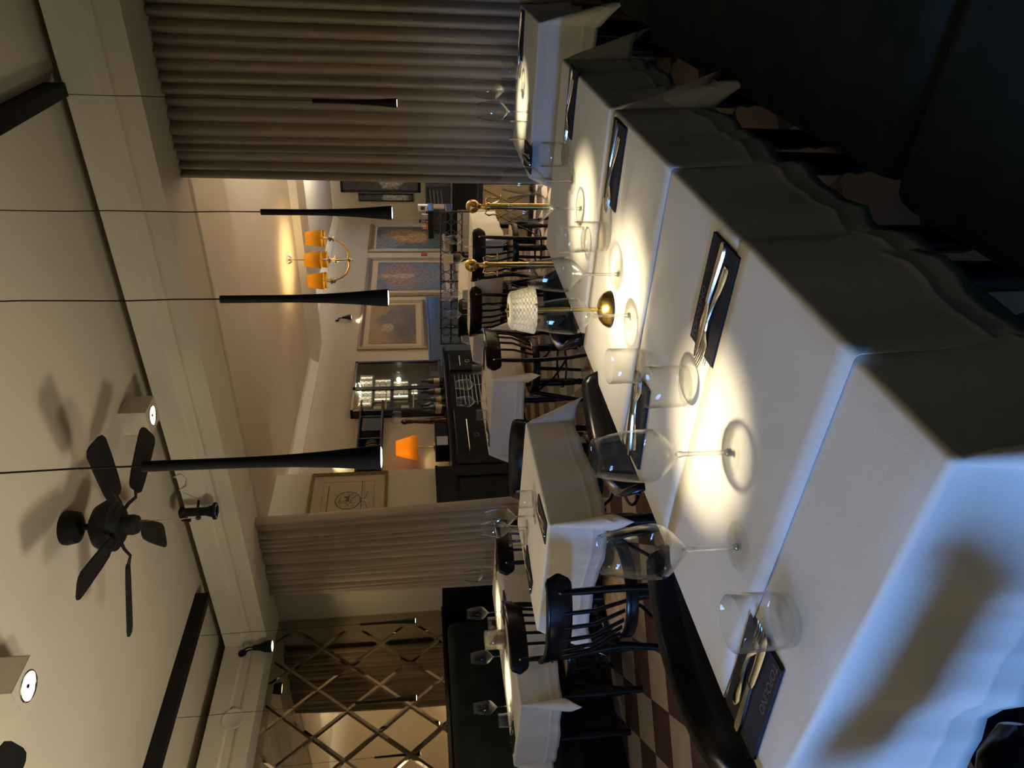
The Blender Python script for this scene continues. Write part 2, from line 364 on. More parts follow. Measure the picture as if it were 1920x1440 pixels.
# ------------------------------------------------------------------ curtains
def curtain(x0, x1, y, z1, n, seed, label, lean=0):
    rnd = random.Random(seed); per = []
    x = 0
    ks = [(rnd.uniform(.7, 1.5), rnd.uniform(.6, 1.25)) for _ in range(n)]
    tot = sum(k[0] for k in ks)
    W = x1-x0
    def fold(u):
        t = u*tot; a = 0
        for w, h in ks:
            if t <= a+w or w is ks[-1][0]:
                q = (t-a)/w
                return h*(math.sin(pi*min(max(q, 0), 1))**.8)
            a += w
        return 0
    us = [i/(n*12) for i in range(n*12+1)]; zs = [0.01+(z1-.01)*j/10 for j in range(11)]
    vs = []; fs = []
    for j, z in enumerate(zs):
        k = z/z1
        for u in us:
            a = .030+.012*(1-k)
            xx = x0+W*u+.010*math.sin(9*u+3*k+seed)*(1-k)+lean*(1-k)*u
            vs.append((xx, y-.050*fold(u)*(1.0 if k < .97 else .9)-.012*math.sin(u*31+k*4), z))
    nx = len(us)
    for j in range(len(zs)-1):
        for i in range(nx-1): fs.append((j*nx+i, j*nx+i+1, (j+1)*nx+i+1, (j+1)*nx+i))
    return tag(M().add(vs, fs).build('curtain', 'curtain', smooth=80, solid=.003), label, 'curtain', 'taupe curtains in the wide doorway')
curtain(-1.27, .46, 3.83, 2.49, 31, 3, 'wide taupe floor length curtain behind the far end of the long table row', 0)
curtain(-4.62, -3.76, 3.83, 2.49, 17, 9, 'narrow taupe curtain between the sketch of a globe and the diamond mirror', .13)

# ------------------------------------------------------------------ mirror of bevelled diamonds
mt_ = thing('diamond_mirror', (-4.999, 2.0, 1.13), 0, 'large wall mirror of diamond panes above the left banquette', 'mirror')
mm = M(); dy, dz = .186, .232; cy, cz = 3.766-2.0, 1.857-1.13
ylo, yhi, zlo, zhi = 1.0-2.0, 3.86-2.0, 0.0, 1.36
def clip(poly):
    for ax_, lim, sg in ((0, ylo, 1), (0, yhi, -1), (1, zlo, 1), (1, zhi, -1)):
        out = []
        for i in range(len(poly)):
            p, q = poly[i-1], poly[i]; dp, dq = sg*(p[ax_]-lim), sg*(q[ax_]-lim)
            if dp*dq < 0:
                t = dp/(dp-dq); out.append(tuple(p[k]+(q[k]-p[k])*t for k in range(3)))
            if dq >= 0: out.append(q)
        poly = out
        if len(poly) < 3: return []
    return poly
for i in range(-22, 4):
    for j in range(-6, 6):
        if (i+j) % 2 == 0: continue
        c0 = cy+i*dy; c1 = cz+j*dz
        o4 = [(c0+dy, c1, .006), (c0, c1+dz, .006), (c0-dy, c1, .006), (c0, c1-dz, .006)]
        k = .87
        i4 = [(c0+(p[0]-c0)*k, c1+(p[1]-c1)*k, .009) for p in o4]
        for poly in [i4]+[[o4[a], o4[(a+1) % 4], i4[(a+1) % 4], i4[a]] for a in range(4)]:
            p = clip(poly)
            if p: mm.add([(q[2], q[0], q[1]) for q in p], [tuple(range(len(p)))])
mm.build('diamond_panes', 'mirror', mt_, smooth=0)
bx((0, ylo, zlo), (.004, yhi, zhi)).build('backing', 'black', mt_, smooth=0)

# ------------------------------------------------------------------ cloths and tables
def cloth(x0, x1, y0, y1, z, L, sides, label, seed=1, flare=20, amp=.010, group='white linen tablecloths', dropx=None):
    rnd = random.Random(seed); ph = [rnd.uniform(0, 6.28) for _ in range(8)]; fr = [rnd.uniform(9, 15) for _ in range(4)]
    r = .010
    ds = [0, .003, .006, .009, .0125, .0157]
    ds += [.03+(L-.075-.03)*i/9 for i in range(10)]+[L-.062, L-.058, L-.054, L-.02, L]
    def axis(a, b, lo, hi):
        n = max(6, int((b-a)/.035)); l = [a+(b-a)*i/n for i in range(n+1)]
        if lo: l = [a-d for d in ds[:0:-1]]+l
        if hi: l = l+[b+d for d in ds[1:]]
        return l
    xs = axis(x0, x1, 'W' in sides, 'E' in sides); ys = axis(y0, y1, 'S' in sides, 'N' in sides)
    def side(d):
        if d < r*pi/2: return r*math.sin(d/r), -r*(1-math.cos(d/r))
        return r, -(r+d-r*pi/2)
    def hem(d): return .0016 if abs(d-(L-.058)) < .003 else 0
    vs = []
    for b in ys:
        for a in xs:
            dx = max(x0-a, a-x1, 0); dyy = max(y0-b, b-y1, 0)
            sx = -1 if a < x0 else 1; sy = -1 if b < y0 else 1
            ca = min(max(a, x0), x1); cb = min(max(b, y0), y1)
            if dx < 1e-9 and dyy < 1e-9:
                vs.append((a, b, z+.0006*math.sin(23*a+ph[0])*math.sin(19*b+ph[1])))
            elif dyy < 1e-9 or dx < 1e-9:
                if dyy < 1e-9: d = dx; s = b; lo, hi = y0, y1; i = 0 if sx < 0 else 1
                else: d = dyy; s = a; lo, hi = x0, x1; i = 2 if sy < 0 else 3
                o, dz_ = side(d)
                w = min(1, min(s-lo, hi-s)/.10); w = w*w*(3-2*w)
                q = max(0, (d-.02)/L)
                o += q*(.016+amp*w*(math.sin(fr[i]*(s-lo)*2.2+ph[i])+.6*math.sin(fr[i]*(s-lo)*4.1+ph[i+4])))*w+q*.012+hem(d)
                dz_ -= q*.012*math.sin(7*(s-lo)+ph[i+2])*w
                if dyy < 1e-9: vs.append((ca+sx*o, b, z+dz_))
                else: vs.append((a, cb+sy*o, z+dz_))
            else:
                rho = math.hypot(dx, dyy); th = math.atan2(dyy, dx)
                o, dz_ = side(rho)
                tau = R(flare)*math.sin(2*th)
                q = max(0, (rho-.02)/L)
                o = o+rho*math.sin(tau)*min(1, rho/.04)+q*.012+hem(max(dx, dyy)); dz_ = dz_*math.cos(tau)
                vs.append((ca+sx*o*math.cos(th), cb+sy*o*math.sin(th), z+dz_))
    nx = len(xs); fs = [(j*nx+i, j*nx+i+1, (j+1)*nx+i+1, (j+1)*nx+i) for j in range(len(ys)-1) for i in range(nx-1)]
    return tag(M().add(vs, fs).build('tablecloth', 'cloth', smooth=60, solid=.0014), label, 'tablecloth', group)

def leg_prof(h):
    return [(0, 0), (.018, 0), (.022, .02), (.018, .06), (.026, .09), (.020, .11), (.028, .14), (.030, .3), (.024, .45), (.030, .5), (.022, .53), (.030, .56), (.030, h), (0, h)]
def make_table(x0, x1, y0, y1, label, group):
    cx, cy_ = (x0+x1)/2, (y0+y1)/2
    t = thing('dining_table', (cx, cy_, 0), 0, label, 'table', group)
    hx, hy = (x1-x0)/2-.012, (y1-y0)/2-.012
    bx((-hx, -hy, TZ-.032), (hx, hy, TZ-.004)).build('tabletop', 'black', t, smooth=0, bevel=.004)
    bx((-hx+.06, -hy+.06, TZ-.12), (hx-.06, hy-.06, TZ-.033)).build('apron', 'black', t, smooth=0)
    for sx in (-1, 1):
        for sy in (-1, 1):
            o = M().lathe(leg_prof(TZ-.12), 16).build('leg', 'black', t); o.location = (sx*(hx-.07), sy*(hy-.07), 0)
    return t
GT = 'black wooden tables under white cloths'
make_table(-1.105, -.44, .48, 1.15, 'black table under the nearest cloth of the long row', GT)
make_table(-1.105, -.44, 1.16, 1.83, 'black table under the brass lamp in the long row', GT)
make_table(-1.105, -.44, 1.90, 2.57, 'black table third along the long row by the sofa', GT)
make_table(-1.0, -.40, 3.13, 3.69, 'black table standing right against the wide taupe curtain', GT)
make_table(-2.79, -2.12, 2.03, 2.70, 'black table alone in the middle aisle before the doorway', GT)
make_table(-3.47, -2.80, 4.11, 4.76, 'black table standing just beyond the doorway between the curtains', GT)
make_table(-4.35, -3.72, 2.20, 2.84, 'black table nearest the camera along the left banquette', GT)
make_table(-4.35, -3.72, 2.86, 3.50, 'black table along the left banquette nearest the narrow curtain', GT)
make_table(-3.62, -3.03, 5.68, 6.36, 'black far room table straight behind the chair with its back to the doorway', GT)
make_table(-3.01, -2.42, 5.68, 6.36, 'black far room table behind the right brass post', GT)
make_table(-4.30, -3.64, 7.18, 7.86, 'black far room table in front of the iron ring screen', GT)
CZ = TZ+.0015
cloth(-1.11, -.435, .475, 1.155, CZ, .27, 'SEW', 'white tablecloth of the nearest table, blue lit front drop facing the camera', 1)
cloth(-1.113, -.432, .998, 1.835, CZ+.002, .25, 'NEW', 'white tablecloth under the brass lamp, second along the long row', 2)
cloth(-1.119, -.426, .648, .993, CZ+.0045, .25, 'EW', 'white overlay cloth under the two nearest wine glasses', 3, group='white overlay cloths on the long row')
cloth(-1.120, -.425, 1.352, 1.828, CZ+.0055, .24, 'EW', 'white overlay cloth under the brass lamp base', 4, group='white overlay cloths on the long row')
cloth(-1.11, -.435, 1.895, 2.575, CZ, .25, 'NSEW', 'white tablecloth third along the long row, next to the gap', 5)
cloth(-1.01, -.39, 3.125, 3.695, CZ, .25, 'SEW', 'white tablecloth against the wide taupe curtain', 6)
cloth(-2.795, -2.115, 2.025, 2.705, CZ, .25, 'NSEW', 'white tablecloth with pointed corner flaps on the lone middle table', 7)
cloth(-3.475, -2.795, 4.105, 4.765, CZ, .25, 'NSEW', 'white tablecloth on the table just beyond the doorway', 8)
cloth(-4.355, -3.715, 2.195, 2.845, CZ, .25, 'SEW', 'white tablecloth on the nearer table of the left banquette', 9)
cloth(-4.355, -3.715, 2.855, 3.505, CZ, .25, 'NEW', 'white tablecloth on the farther table of the left banquette', 10)
cloth(-3.625, -3.025, 5.675, 6.365, CZ, .25, 'NSW', 'white tablecloth on the far room table left of the brass posts', 11)
cloth(-3.015, -2.415, 5.675, 6.365, CZ, .25, 'NSE', 'white tablecloth on the far room table behind the right brass post', 12)
cloth(-4.305, -3.635, 7.175, 7.865, CZ, .25, 'NSEW', 'white tablecloth on the far room table before the iron ring screen', 13)

# ------------------------------------------------------------------ glassware
GP_BOWL = [(.0042, .088), (.008, .0915), (.018, .101), (.032, .115), (.0405, .126), (.0438, .134), (.0445, .142), (.0435, .160), (.0408, .184), (.0365, .208), (.0310, .232), (.0304, .2326), (.0298, .232), (.0353, .208), (.0396, .184), (.0423, .160), (.0433, .142), (.0426, .1345), (.0393, .127), (.031, .1165), (.017, .103), (.006, .096), (0, .095)]
GP_STEM = [(0, .0020), (.0075, .0025), (.0050, .007), (.0040, .013), (.0036, .03), (.0036, .06), (.0040, .078), (.0055, .087), (.0030, .092), (0, .094)]
GP_FOOT = [(0, .0), (.0405, .0), (.0413, .0008), (.0405, .0018), (.028, .0028), (.012, .0055), (0, .006)]
def make_wine():
    t = thing('wine_glass', (0, 0, 0), 0, 'x', 'wine glass')
    M().lathe(GP_BOWL, 48).build('bowl', 'glass', t, smooth=60)
    M().lathe(GP_STEM, 16).build('stem', 'stem', t, smooth=60)
    M().lathe(GP_FOOT, 40).build('foot', 'footglass', t, smooth=30)
    return t
TP_BODY = [(.0385, .0105), (.0400, .016), (.0405, .03), (.0405, .087), (.0398, .0878), (.0391, .087), (.0391, .03), (.0385, .017), (.036, .0120), (0, .0115)]
TP_BASE = [(0, .0), (.034, .0), (.0375, .003), (.0388, .0105), (.034, .0112), (0, .0112)]
def make_tumbler():
    t = thing('tumbler', (0, 0, 0), 0, 'x', 'tumbler')
    M().lathe(TP_BODY, 40).build('body', 'glass', t, smooth=50)
    M().lathe(TP_BASE, 40).build('base', 'footglass', t, smooth=30)
    return t
wine0 = make_wine(); tum0 = make_tumbler()
def place(proto, items, group):
    for i, (x, y, z, lab) in enumerate(items):
        first = not proto.get('used', 0)
        if first: o = proto; proto['used'] = 1; o.location = (x, y, z); o['label'] = lab; o['group'] = group
        else: o = copy_tree(proto, (x, y, z), random.uniform(0, 6), lab, group); 
        if 'used' in o and o is not proto: del o['used']
ZT = CZ+.001; ZO = CZ+.0065
place(wine0, [
    (-.735, .848, ZO, 'right hand wine glass of the two nearest the camera, on the near overlay cloth'),
    (-.846, .741, ZO, 'left hand wine glass of the two nearest the camera, on the near overlay cloth'),
    (-.758, 1.578, ZO, 'wine glass standing to the right of the brass lamp shade'),
    (-.805, 1.448, ZO, 'wine glass standing in front of the brass lamp stem'),
    (-.732, 2.22, ZT, 'wine glass on the third row table, right one of the pair below the curtain edge'),
    (-.769, 2.071, ZT, 'wine glass on the third row table, left one of the pair below the curtain edge'),
    (-.707, 3.433, ZT, 'wine glass against the wide curtain, right one of its pair'),
    (-.753, 3.225, ZT, 'wine glass against the wide curtain, left one of its pair'),
], 'wine glasses on the long table row')
place(wine0, [
    (-3.977, 3.035, ZT, 'wine glass on the banquette tables in the brightest lamp pool'),
    (-3.984, 2.70, ZT, 'wine glass beside the frosted lantern on the banquette tables'),
    (-4.117, 2.437, ZT, 'wine glass on the banquette table nearest the picture left side'),
    (-3.968, 3.351, ZT, 'wine glass on the banquette tables in front of the narrow curtain'),
], 'wine glasses on the banquette tables')
place(wine0, [
    (-2.323, 2.29, ZT, 'wine glass at the right setting of the lone middle table'),
    (-2.54, 2.427, ZT, 'wine glass at the left setting of the lone middle table'),
    (-3.095, 4.498, ZT, 'wine glass on the table beyond the doorway, right of its pair'),
    (-3.171, 4.378, ZT, 'wine glass on the table beyond the doorway, left of its pair'),
], 'wine glasses on the middle tables')
place(wine0, [
    (-2.62, 5.80, ZT, 'far room wine glass nearest the left brass post top'),
    (-2.55, 6.05, ZT, 'far room wine glass on the right cloth, beside the painting of a town'),
    (-3.30, 6.0, ZT, 'far room wine glass on the left cloth, before the blue panelling'),
    (-3.15, 6.15, ZT, 'far room wine glass on the left cloth, below the painting of a robed figure'),
    (-3.9, 7.5, ZT, 'far room wine glass on the cloth before the iron ring screen'),
], 'wine glasses in the far room')
place(tum0, [
    (-.822, .58, ZT, 'empty tumbler nearest the camera, beside the napkin at the front left corner'),
    (-.737, 1.047, CZ+.003, 'tumbler in the brightest light pool beside the fork tips'),
    (-.849, 1.292, CZ+.003, 'tumbler directly behind the brightest lit tumbler'),
    (-.823, 1.955, ZT, 'tumbler standing farther back of the close pair right of the brass lamp'),
    (-.720, 1.73, ZO, 'tumbler standing nearer of the close pair right of the brass lamp'),
    (-.686, 2.356, ZT, 'tumbler on the third row table, before the blue lit cloth side'),
    (-.817, 3.16, ZT, 'tumbler on the curtain table, left end by the dark napkin'),
    (-.644, 3.565, ZT, 'tumbler on the curtain table, right end by the cutlery'),
], 'tumblers on the long table row')
place(tum0, [
    (-4.081, 3.027, ZT, 'tumbler beside the brightest lit wine glass on the banquette tables'),
    (-4.10, 2.337, ZT, 'tumbler on the banquette table nearest the picture left side'),
    (-3.953, 3.442, ZT, 'tumbler on the banquette tables right before the narrow curtain'),
    (-2.238, 2.314, ZT, 'tumbler at the right setting of the lone middle table'),
    (-2.621, 2.436, ZT, 'tumbler at the left setting of the lone middle table'),
    (-3.098, 4.71, ZT, 'tumbler on the table beyond the doorway, by the chair back'),
    (-3.223, 4.268, ZT, 'tumbler on the table beyond the doorway, by the dark napkin'),
    (-2.52, 5.74, ZT, 'far room tumbler on the right cloth before the chair rail'),
    (-3.12, 5.86, ZT, 'far room tumbler on the left cloth behind the chair rail'),
], 'tumblers on the other tables')

# frosted lantern on the banquette tables
t = thing('lantern', (-3.95, 2.80, ZT), 0, 'wide frosted glass candle lantern on the banquette tables', 'lantern')
M().lathe([(.058, .0), (.062, .004), (.062, .132), (.060, .134), (.058, .132), (.058, .006), (0, .006)], 36).build('glass_body', 'crystal', t, smooth=50)
M().lathe([(0, .007), (.03, .007), (.03, .06), (.026, .062), (0, .060), ], 24).build('candle', 'label', t)

# brass table lamp
t = thing('table_lamp', (-.877, 1.613, ZO), 0, 'cordless brass table lamp with faceted crystal shade on the long row', 'lamp')
M().lathe([(0, 0), (.047, 0), (.050, .003), (.049, .006), (.042, .017), (.030, .026), (.016, .031), (.0065, .033), (0, .034)], 40).build('base', 'brass', t, smooth=40)
M().lathe([(0, .03), (.0058, .03), (.0058, .262), (0, .262)], 16).build('stem', 'brass', t)
# faceted shade
sh = M(); n = 40; rows = 14; z0, z1 = .206, .268; ra, rb = .0615, .0480; vs = []; fs = []
for j in range(rows+1):
    k = j/rows
    for i in range(n):
        a = 2*pi*(i+.5*(j % 2))/n; rr = ra+(rb-ra)*k+.0017*(1 if (i+j) % 2 else -1)
        vs.append((rr*math.cos(a), rr*math.sin(a), z0+(z1-z0)*k))
for j in range(rows):
    for i in range(n):
        a, b = j*n+i, j*n+(i+1) % n
        c, d = (j+1)*n+i, (j+1)*n+(i+1) % n
        if j % 2 == 0: fs += [(a, b, c), (b, d, c)]
        else: fs += [(a, b, d), (a, d, c)]
sh.add(vs, fs); sh.lathe([(.0475, .268), (.044, .2715), (.012, .2725), (.012, .2705), (.043, .2695), (.046, .266), (.0590, .2065), (.0615, .206)], 44)
sh.build('lamp_shade', 'cut_shade', t, smooth=0)
M().lathe([(0, .268), (.006, .268), (.006, .279), (.004, .281), (0, .281)], 16).build('finial', 'brass', t)
M().lathe([(0, .273), (.019, .273), (.019, .2738), (0, .2738)], 24).build('top_disc', 'brass', t)
M().lathe([(0, .255), (.034, .255), (.036, .257), (.034, .259), (0, .259)], 24).build('light_source', emit('lamp_diffuser', (1, .88, .62), 3.0), t)
light('lamp_light', 'POINT', (0, 0, .237), 2.6, WARM, t, shadow_soft_size=.012)

# ------------------------------------------------------------------ napkins and cutlery
def strip(pts, th):   # (along, half width, height) -> solid sliver
    m = M(); n = len(pts); vs = []
    for a, w, h in pts: vs += [(a, -w, h), (a, w, h), (a, w*.8, h+th), (a, -w*.8, h+th)]
    fs = [(0, 1, 2, 3), tuple(4*(n-1)+k for k in (3, 2, 1, 0))]
    for i in range(n-1):
        for k in range(4): fs.append((4*i+k, 4*i+(k+1) % 4, 4*i+4+(k+1) % 4, 4*i+4+k))
    return m.add(vs, fs)
def make_fork():
    t = thing('fork', (0, 0, 0), 0, 'x', 'fork')
    strip([(-.105, .005, .000), (-.100, .0085, .000), (-.085, .0095, .0005), (-.06, .0075, .002), (-.03, .0045, .005), (0, .0032, .007), (.02, .0036, .006), (.032, .0065, .004), (.042, .0105, .002)], .0022).build('handle', 'silver', t, smooth=60)
    m = M()
    m.add(strip([(.040, .0098, .0022), (.047, .0118, .0012), (.058, .0120, .0008)], .0018).v, strip([(.040, .0098, .0022), (.047, .0118, .0012), (.058, .0120, .0008)], .0018).f)
    for y in (-.0098, -.0033, .0033, .0098):
        s = strip([(.056, .0020, .0008), (.075, .0018, .0012), (.092, .0014, .004), (.097, .0006, .005)], .0018)
        m.add(s.v, s.f, Matrix.Translation((0, y, 0)))
    m.build('tines', 'silver', t, smooth=60)
    return t
def make_knife():
    t = thing('table_knife', (0, 0, 0), 0, 'x', 'knife')
    strip([(-.118, .005, .000), (-.113, .0085, .000), (-.095, .0092, .000), (-.05, .0070, .0015), (-.015, .0052, .0025), (-.005, .0062, .0025)], .0045).build('handle', 'silver', t, smooth=60)
    strip([(-.006, .0058, .0040), (.01, .0088, .0040), (.05, .0098, .0038), (.08, .0092, .0036), (.10, .0060, .0034), (.108, .001, .0034)], .0013).build('blade', 'silver', t, smooth=60)
    return t
def make_napkin(text=True):
    t = thing('folded_napkin', (0, 0, 0), 0, 'x', 'napkin')
    m = M(); m.box((-.105, -.056, 0), (.105, .056, .0028)); m.box((-.105, -.056, .0030), (.103, .0545, .0058))
    m.build('cloth', 'napkin', t, smooth=0, bevel=.0012)
    c = bpy.data.curves.new('printed_name', 'FONT'); c.body = 'TOPOLINO'; c.size = .021; c.extrude = .0001; c.align_x = 'LEFT'
    c.materials.append(MT['print'])
    tmp = bpy.data.objects.new('printed_name_curve', c); COL.objects.link(tmp)
    me = bpy.data.meshes.new_from_object(tmp.evaluated_get(bpy.context.evaluated_depsgraph_get())); bpy.data.objects.remove(tmp)
    o = bpy.data.objects.new('printed_name', me); COL.objects.link(o); o.parent = t; o.location = (.098, -.034, .0061); o.rotation_euler = (0, 0, pi)
    return t
nap0, fork0, knife0 = make_napkin(), make_fork(), make_knife()
def setting(x, y, z, a, where, grp, first=[True], flip=1, gap=.0):
    T = Matrix.Translation((x, y, z)) @ Matrix.Rotation(a, 4, 'Z')
    def put(p, dx, dy, dzz, da, lab, g):
        l = T @ Vector((dx, dy, dzz))
        if first[0]:
            p.location = l; p.rotation_euler = (0, 0, a+da); p['label'] = lab; p['group'] = g
        else: copy_tree(p, l, a+da, lab, g)
    put(nap0, 0, 0, 0, 0, 'folded dark navy napkin '+where, 'navy napkins on the tables')
    put(fork0, .03, -.006*flip+gap, .0062, R(5)*flip, 'silver fork lying on the napkin '+where, 'forks on the napkins')
    put(knife0, .012, .016*flip+gap, .0062, R(2)*flip, 'silver table knife lying on the napkin '+where, 'knives on the napkins')
    first[0] = False
setting(-.548, 1.034, CZ+.003, R(180), 'on the sofa side beside the brightest light pool', 'n', flip=-1, gap=.01)
setting(-1.005, .592, ZT, R(6), 'at the nearest table front left corner', 'n', flip=-1, gap=.012)
setting(-.530, 1.737, ZO, R(180), 'on the sofa side right of the brass lamp', 'n', flip=-1)
setting(-.517, 2.352, ZT, R(180), 'on the sofa side of the third row table', 'n', flip=-1)
setting(-.492, 3.563, ZT, R(182), 'on the curtain table, sofa side', 'n', flip=-1)
setting(-.93, 3.15, ZT, R(95), 'on the curtain table beside its left tumbler', 'n')
setting(-.992, 1.275, CZ+.003, R(8), 'half hidden behind the brightest lit tumblers', 'n')
setting(-2.19, 2.14, ZT, R(97), 'at the front edge of the lone middle table', 'n')
setting(-2.70, 2.30, ZT, R(80), 'at the left edge of the lone middle table', 'n')
setting(-4.20, 2.28, ZT, R(175), 'at the outer end of the banquette tables', 'n')
setting(-3.80, 3.38, ZT, R(5), 'on the banquette tables by the narrow curtain', 'n')
setting(-3.80, 2.93, ZT, R(5), 'on the banquette tables in the brightest lamp pool', 'n')
setting(-2.93, 4.66, ZT, R(0), 'on the doorway table behind the chair back', 'n')
setting(-3.35, 4.20, ZT, R(95), 'at the doorway table left edge', 'n')

# ------------------------------------------------------------------ chairs
def make_chair():
    t = thing('bistro_chair', (0, 0, 0), 0, 'x', 'chair')
    # facing +Y
    M().lathe([(0, .435), (.19, .435), (.198, .442), (.198, .450), (.190, .456), (0, .452)], 40).build('seat', 'wood', t, smooth=40)
    M().lathe([(.186, .405), (.203, .405), (.207, .412), (.207, .452), (.203, .458), (.192, .456), (.186, .450)], 40, closed=True).build('seat_ring', 'black', t, smooth=40)
    def arc(a): # plan curve of the back
        rr = .30; return Vector((rr*math.sin(a), .045-rr*math.cos(a), 0))
    m = M(); n = 33; vs = []; fs = []; A = R(54); K = 12
    for i in range(n):
        a = -A+2*A*i/(n-1); c = arc(a); nrm = Vector((math.sin(a), -math.cos(a), 0))
        e = 1-abs(2*i/(n-1)-1); hh = .056*min(1, math.sqrt(max(0.02, 1-(1-min(1, e*7))**2)))
        for k in range(K):
            q = 2*pi*k/K
            s1, c1 = math.sin(q), math.cos(q)
            w = .0115*math.copysign(abs(c1)**.6, c1); h = hh*math.copysign(abs(s1)**.6, s1)
            vs.append(c+nrm*(w+.014*(h/.056))+Vector((0, 0, .746+h)))
    for i in range(n-1):
        for k in range(K): fs.append((i*K+k, i*K+(k+1) % K, (i+1)*K+(k+1) % K, (i+1)*K+k))
    fs += [tuple(range(K)), tuple((n-1)*K+k for k in range(K))[::-1]]
    m.add(vs, fs).build('back_rail', 'black', t, smooth=60)
    for s in (-1, 1):
        p = arc(s*R(40))
        pts = [(s*.20, -.235, 0), (s*.185, -.19, .2), (s*.172, -.165, .42), (s*.175, -.165, .5), (p.x*.98, p.y+.004, .66), (p.x, p.y, .75)]
        M().tube(pts, [.0125, .014, .016, .016, .0145, .012], 12).build('leg', 'black', t)
        M().tube([(s*.205, .20, 0), (s*.18, .165, .22), (s*.155, .135, .43)], [.012, .0145, .016], 12).build('leg', 'black', t)
        b = M(); b.lathe([(0, 0), (.006, 0), (.005, .003), (0, .004)], 12, T=Matrix.Translation((p.x*1.04, p.y*1.06, .745)) @ Matrix.Rotation(R(90), 4, 'X')); b.build('bolt', 'chrome', t)
    for k in range(5):
        a = R(-24+12*k); p = arc(a); q = arc(a*.9)
        M().tube([(q.x*.86, -.168-.006*abs(2-k)*-1, .44), (p.x*.95, p.y+.012, .6), (p.x, p.y, .73)], .0075, 8, flat=1.3).build('spindle', 'black', t)
    M().tube(circ(.165, 32, .21), .008, 8, closed=True).build('stretcher_ring', 'black', t)
    for s in (-1, 1):
        M().tube([(s*.185, -.185, .22), (s*.155, -.06, .26), (s*.15, .02, .30), (s*.165, .13, .42)], .008, 8).build('brace', 'black', t)
    return t
ch0 = make_chair()
GC = 'black bentwood bistro chairs'
chairs = [   # centre of the seat, facing angle (0 = +Y)
    (-.965, .735, -90, 'black bistro chair tucked into the aisle side of the nearest table'),
    (-.965, 1.405, -90, 'black bistro chair tucked in beside the table with the brass lamp'),
    (-.985, 2.12, -90, 'black bistro chair tucked into the third row table, behind the lamp shade'),
    (-.83, .42, 0, 'black bistro chair at the head of the long row, closest to the camera'),
    (-2.42, 1.93, 4, 'black bistro chair before the lone middle table, its back to the camera'),
    (-2.36, 2.60, 186, 'black bistro chair behind the lone middle table, facing the camera'),
    (-3.70, 2.54, 90, 'black bistro chair pulled up to the nearer banquette table'),
    (-3.66, 3.20, 92, 'black bistro chair pulled up to the farther banquette table'),
    (-2.80, 4.30, 88, 'black bistro chair at the right side of the table beyond the doorway'),
    (-3.06, 5.74, 2, 'black bistro chair at the far room cloth left of the brass posts'),
    (-2.44, 5.62, -4, 'black bistro chair at the far room cloth just behind the left brass post'),
    (-3.98, 7.29, 0, 'black bistro chair at the far room cloth before the iron ring screen'),
    (-3.14, 3.96, 178, 'black bistro chair with bare wooden seat, pushed under the near side of the doorway table'),
    (-1.95, 5.9, 90, 'black bistro chair in the far room near the right brass post'),
]
for i, (x, y, a, lab) in enumerate(chairs):
    if i in (12, 13): continue
    if i == 0: ch0.location = (x, y, 0); ch0.rotation_euler = (0, 0, R(a)); ch0['label'] = lab; ch0['group'] = GC
    else:
        c = copy_tree(ch0, (x, y, 0), R(a), lab, GC)
        if i == 3:
            for k in c.children:
                if k.name.startswith('seat') and 'ring' not in k.name: k.data = k.data.copy(); k.data.materials[0] = MT['black']  # wooden seat coloured black to stand in for the deep shade here

# ------------------------------------------------------------------ banquettes
def rbox(a, b, bev, name, mt, parent, seg=4):
    return bx(a, b).build(name, mt, parent, smooth=60, bevel=bev, seg=seg)
def sofa(x0, x1, y0, y1, back, label):
    t = thing('banquette_sofa', ((x0+x1)/2, (y0+y1)/2, 0), 0, label, 'sofa', 'dark green banquettes')
    hx, hy = (x1-x0)/2, (y1-y0)/2
    if back > 0:
        rbox((-hx, -hy, .27), (hx-.18, hy, .45), .045, 'seat_cushion', 'sofa', t); rbox((hx-.20, -hy, .30), (hx, hy, 1.05), .05, 'backrest', 'sofa', t)
        bx((-hx+.08, -hy+.01, 0), (hx, hy-.01, .27)).build('plinth', 'black', t, smooth=0)
    else:
        rbox((-hx+.12, -hy, .27), (hx, hy, .45), .045, 'seat_cushion', 'sofa', t); rbox((-hx, -hy, .30), (-hx+.15, hy, 1.09), .05, 'backrest', 'sofa', t)
        bx((-hx, -hy+.01, 0), (hx-.08, hy-.01, .27)).build('plinth', 'black', t, smooth=0)
    return t
sofa(-.40, .48, -.75, 1.115, 1, 'dark green velvet banquette section at the bottom right corner, nearest the camera')
sofa(-.375, .48, 1.13, 2.63, 1, 'dark green velvet banquette section beside the middle of the long row')
sofa(-.33, .48, 2.66, 3.72, 1, 'dark green velvet banquette section at the curtain end of the long row')
s3 = sofa(-4.965, -4.42, .6, 3.62, -1, 'long dark green banquette with rounded back under the diamond mirror')
for k in range(1, 4):
    M().tube([(-.115, -1.51+k*.8, .50), (-.118, -1.51+k*.8+.01, .8), (-.13, -1.51+k*.8+.02, 1.06)], .004, 6).build('seam', 'sofa', s3)

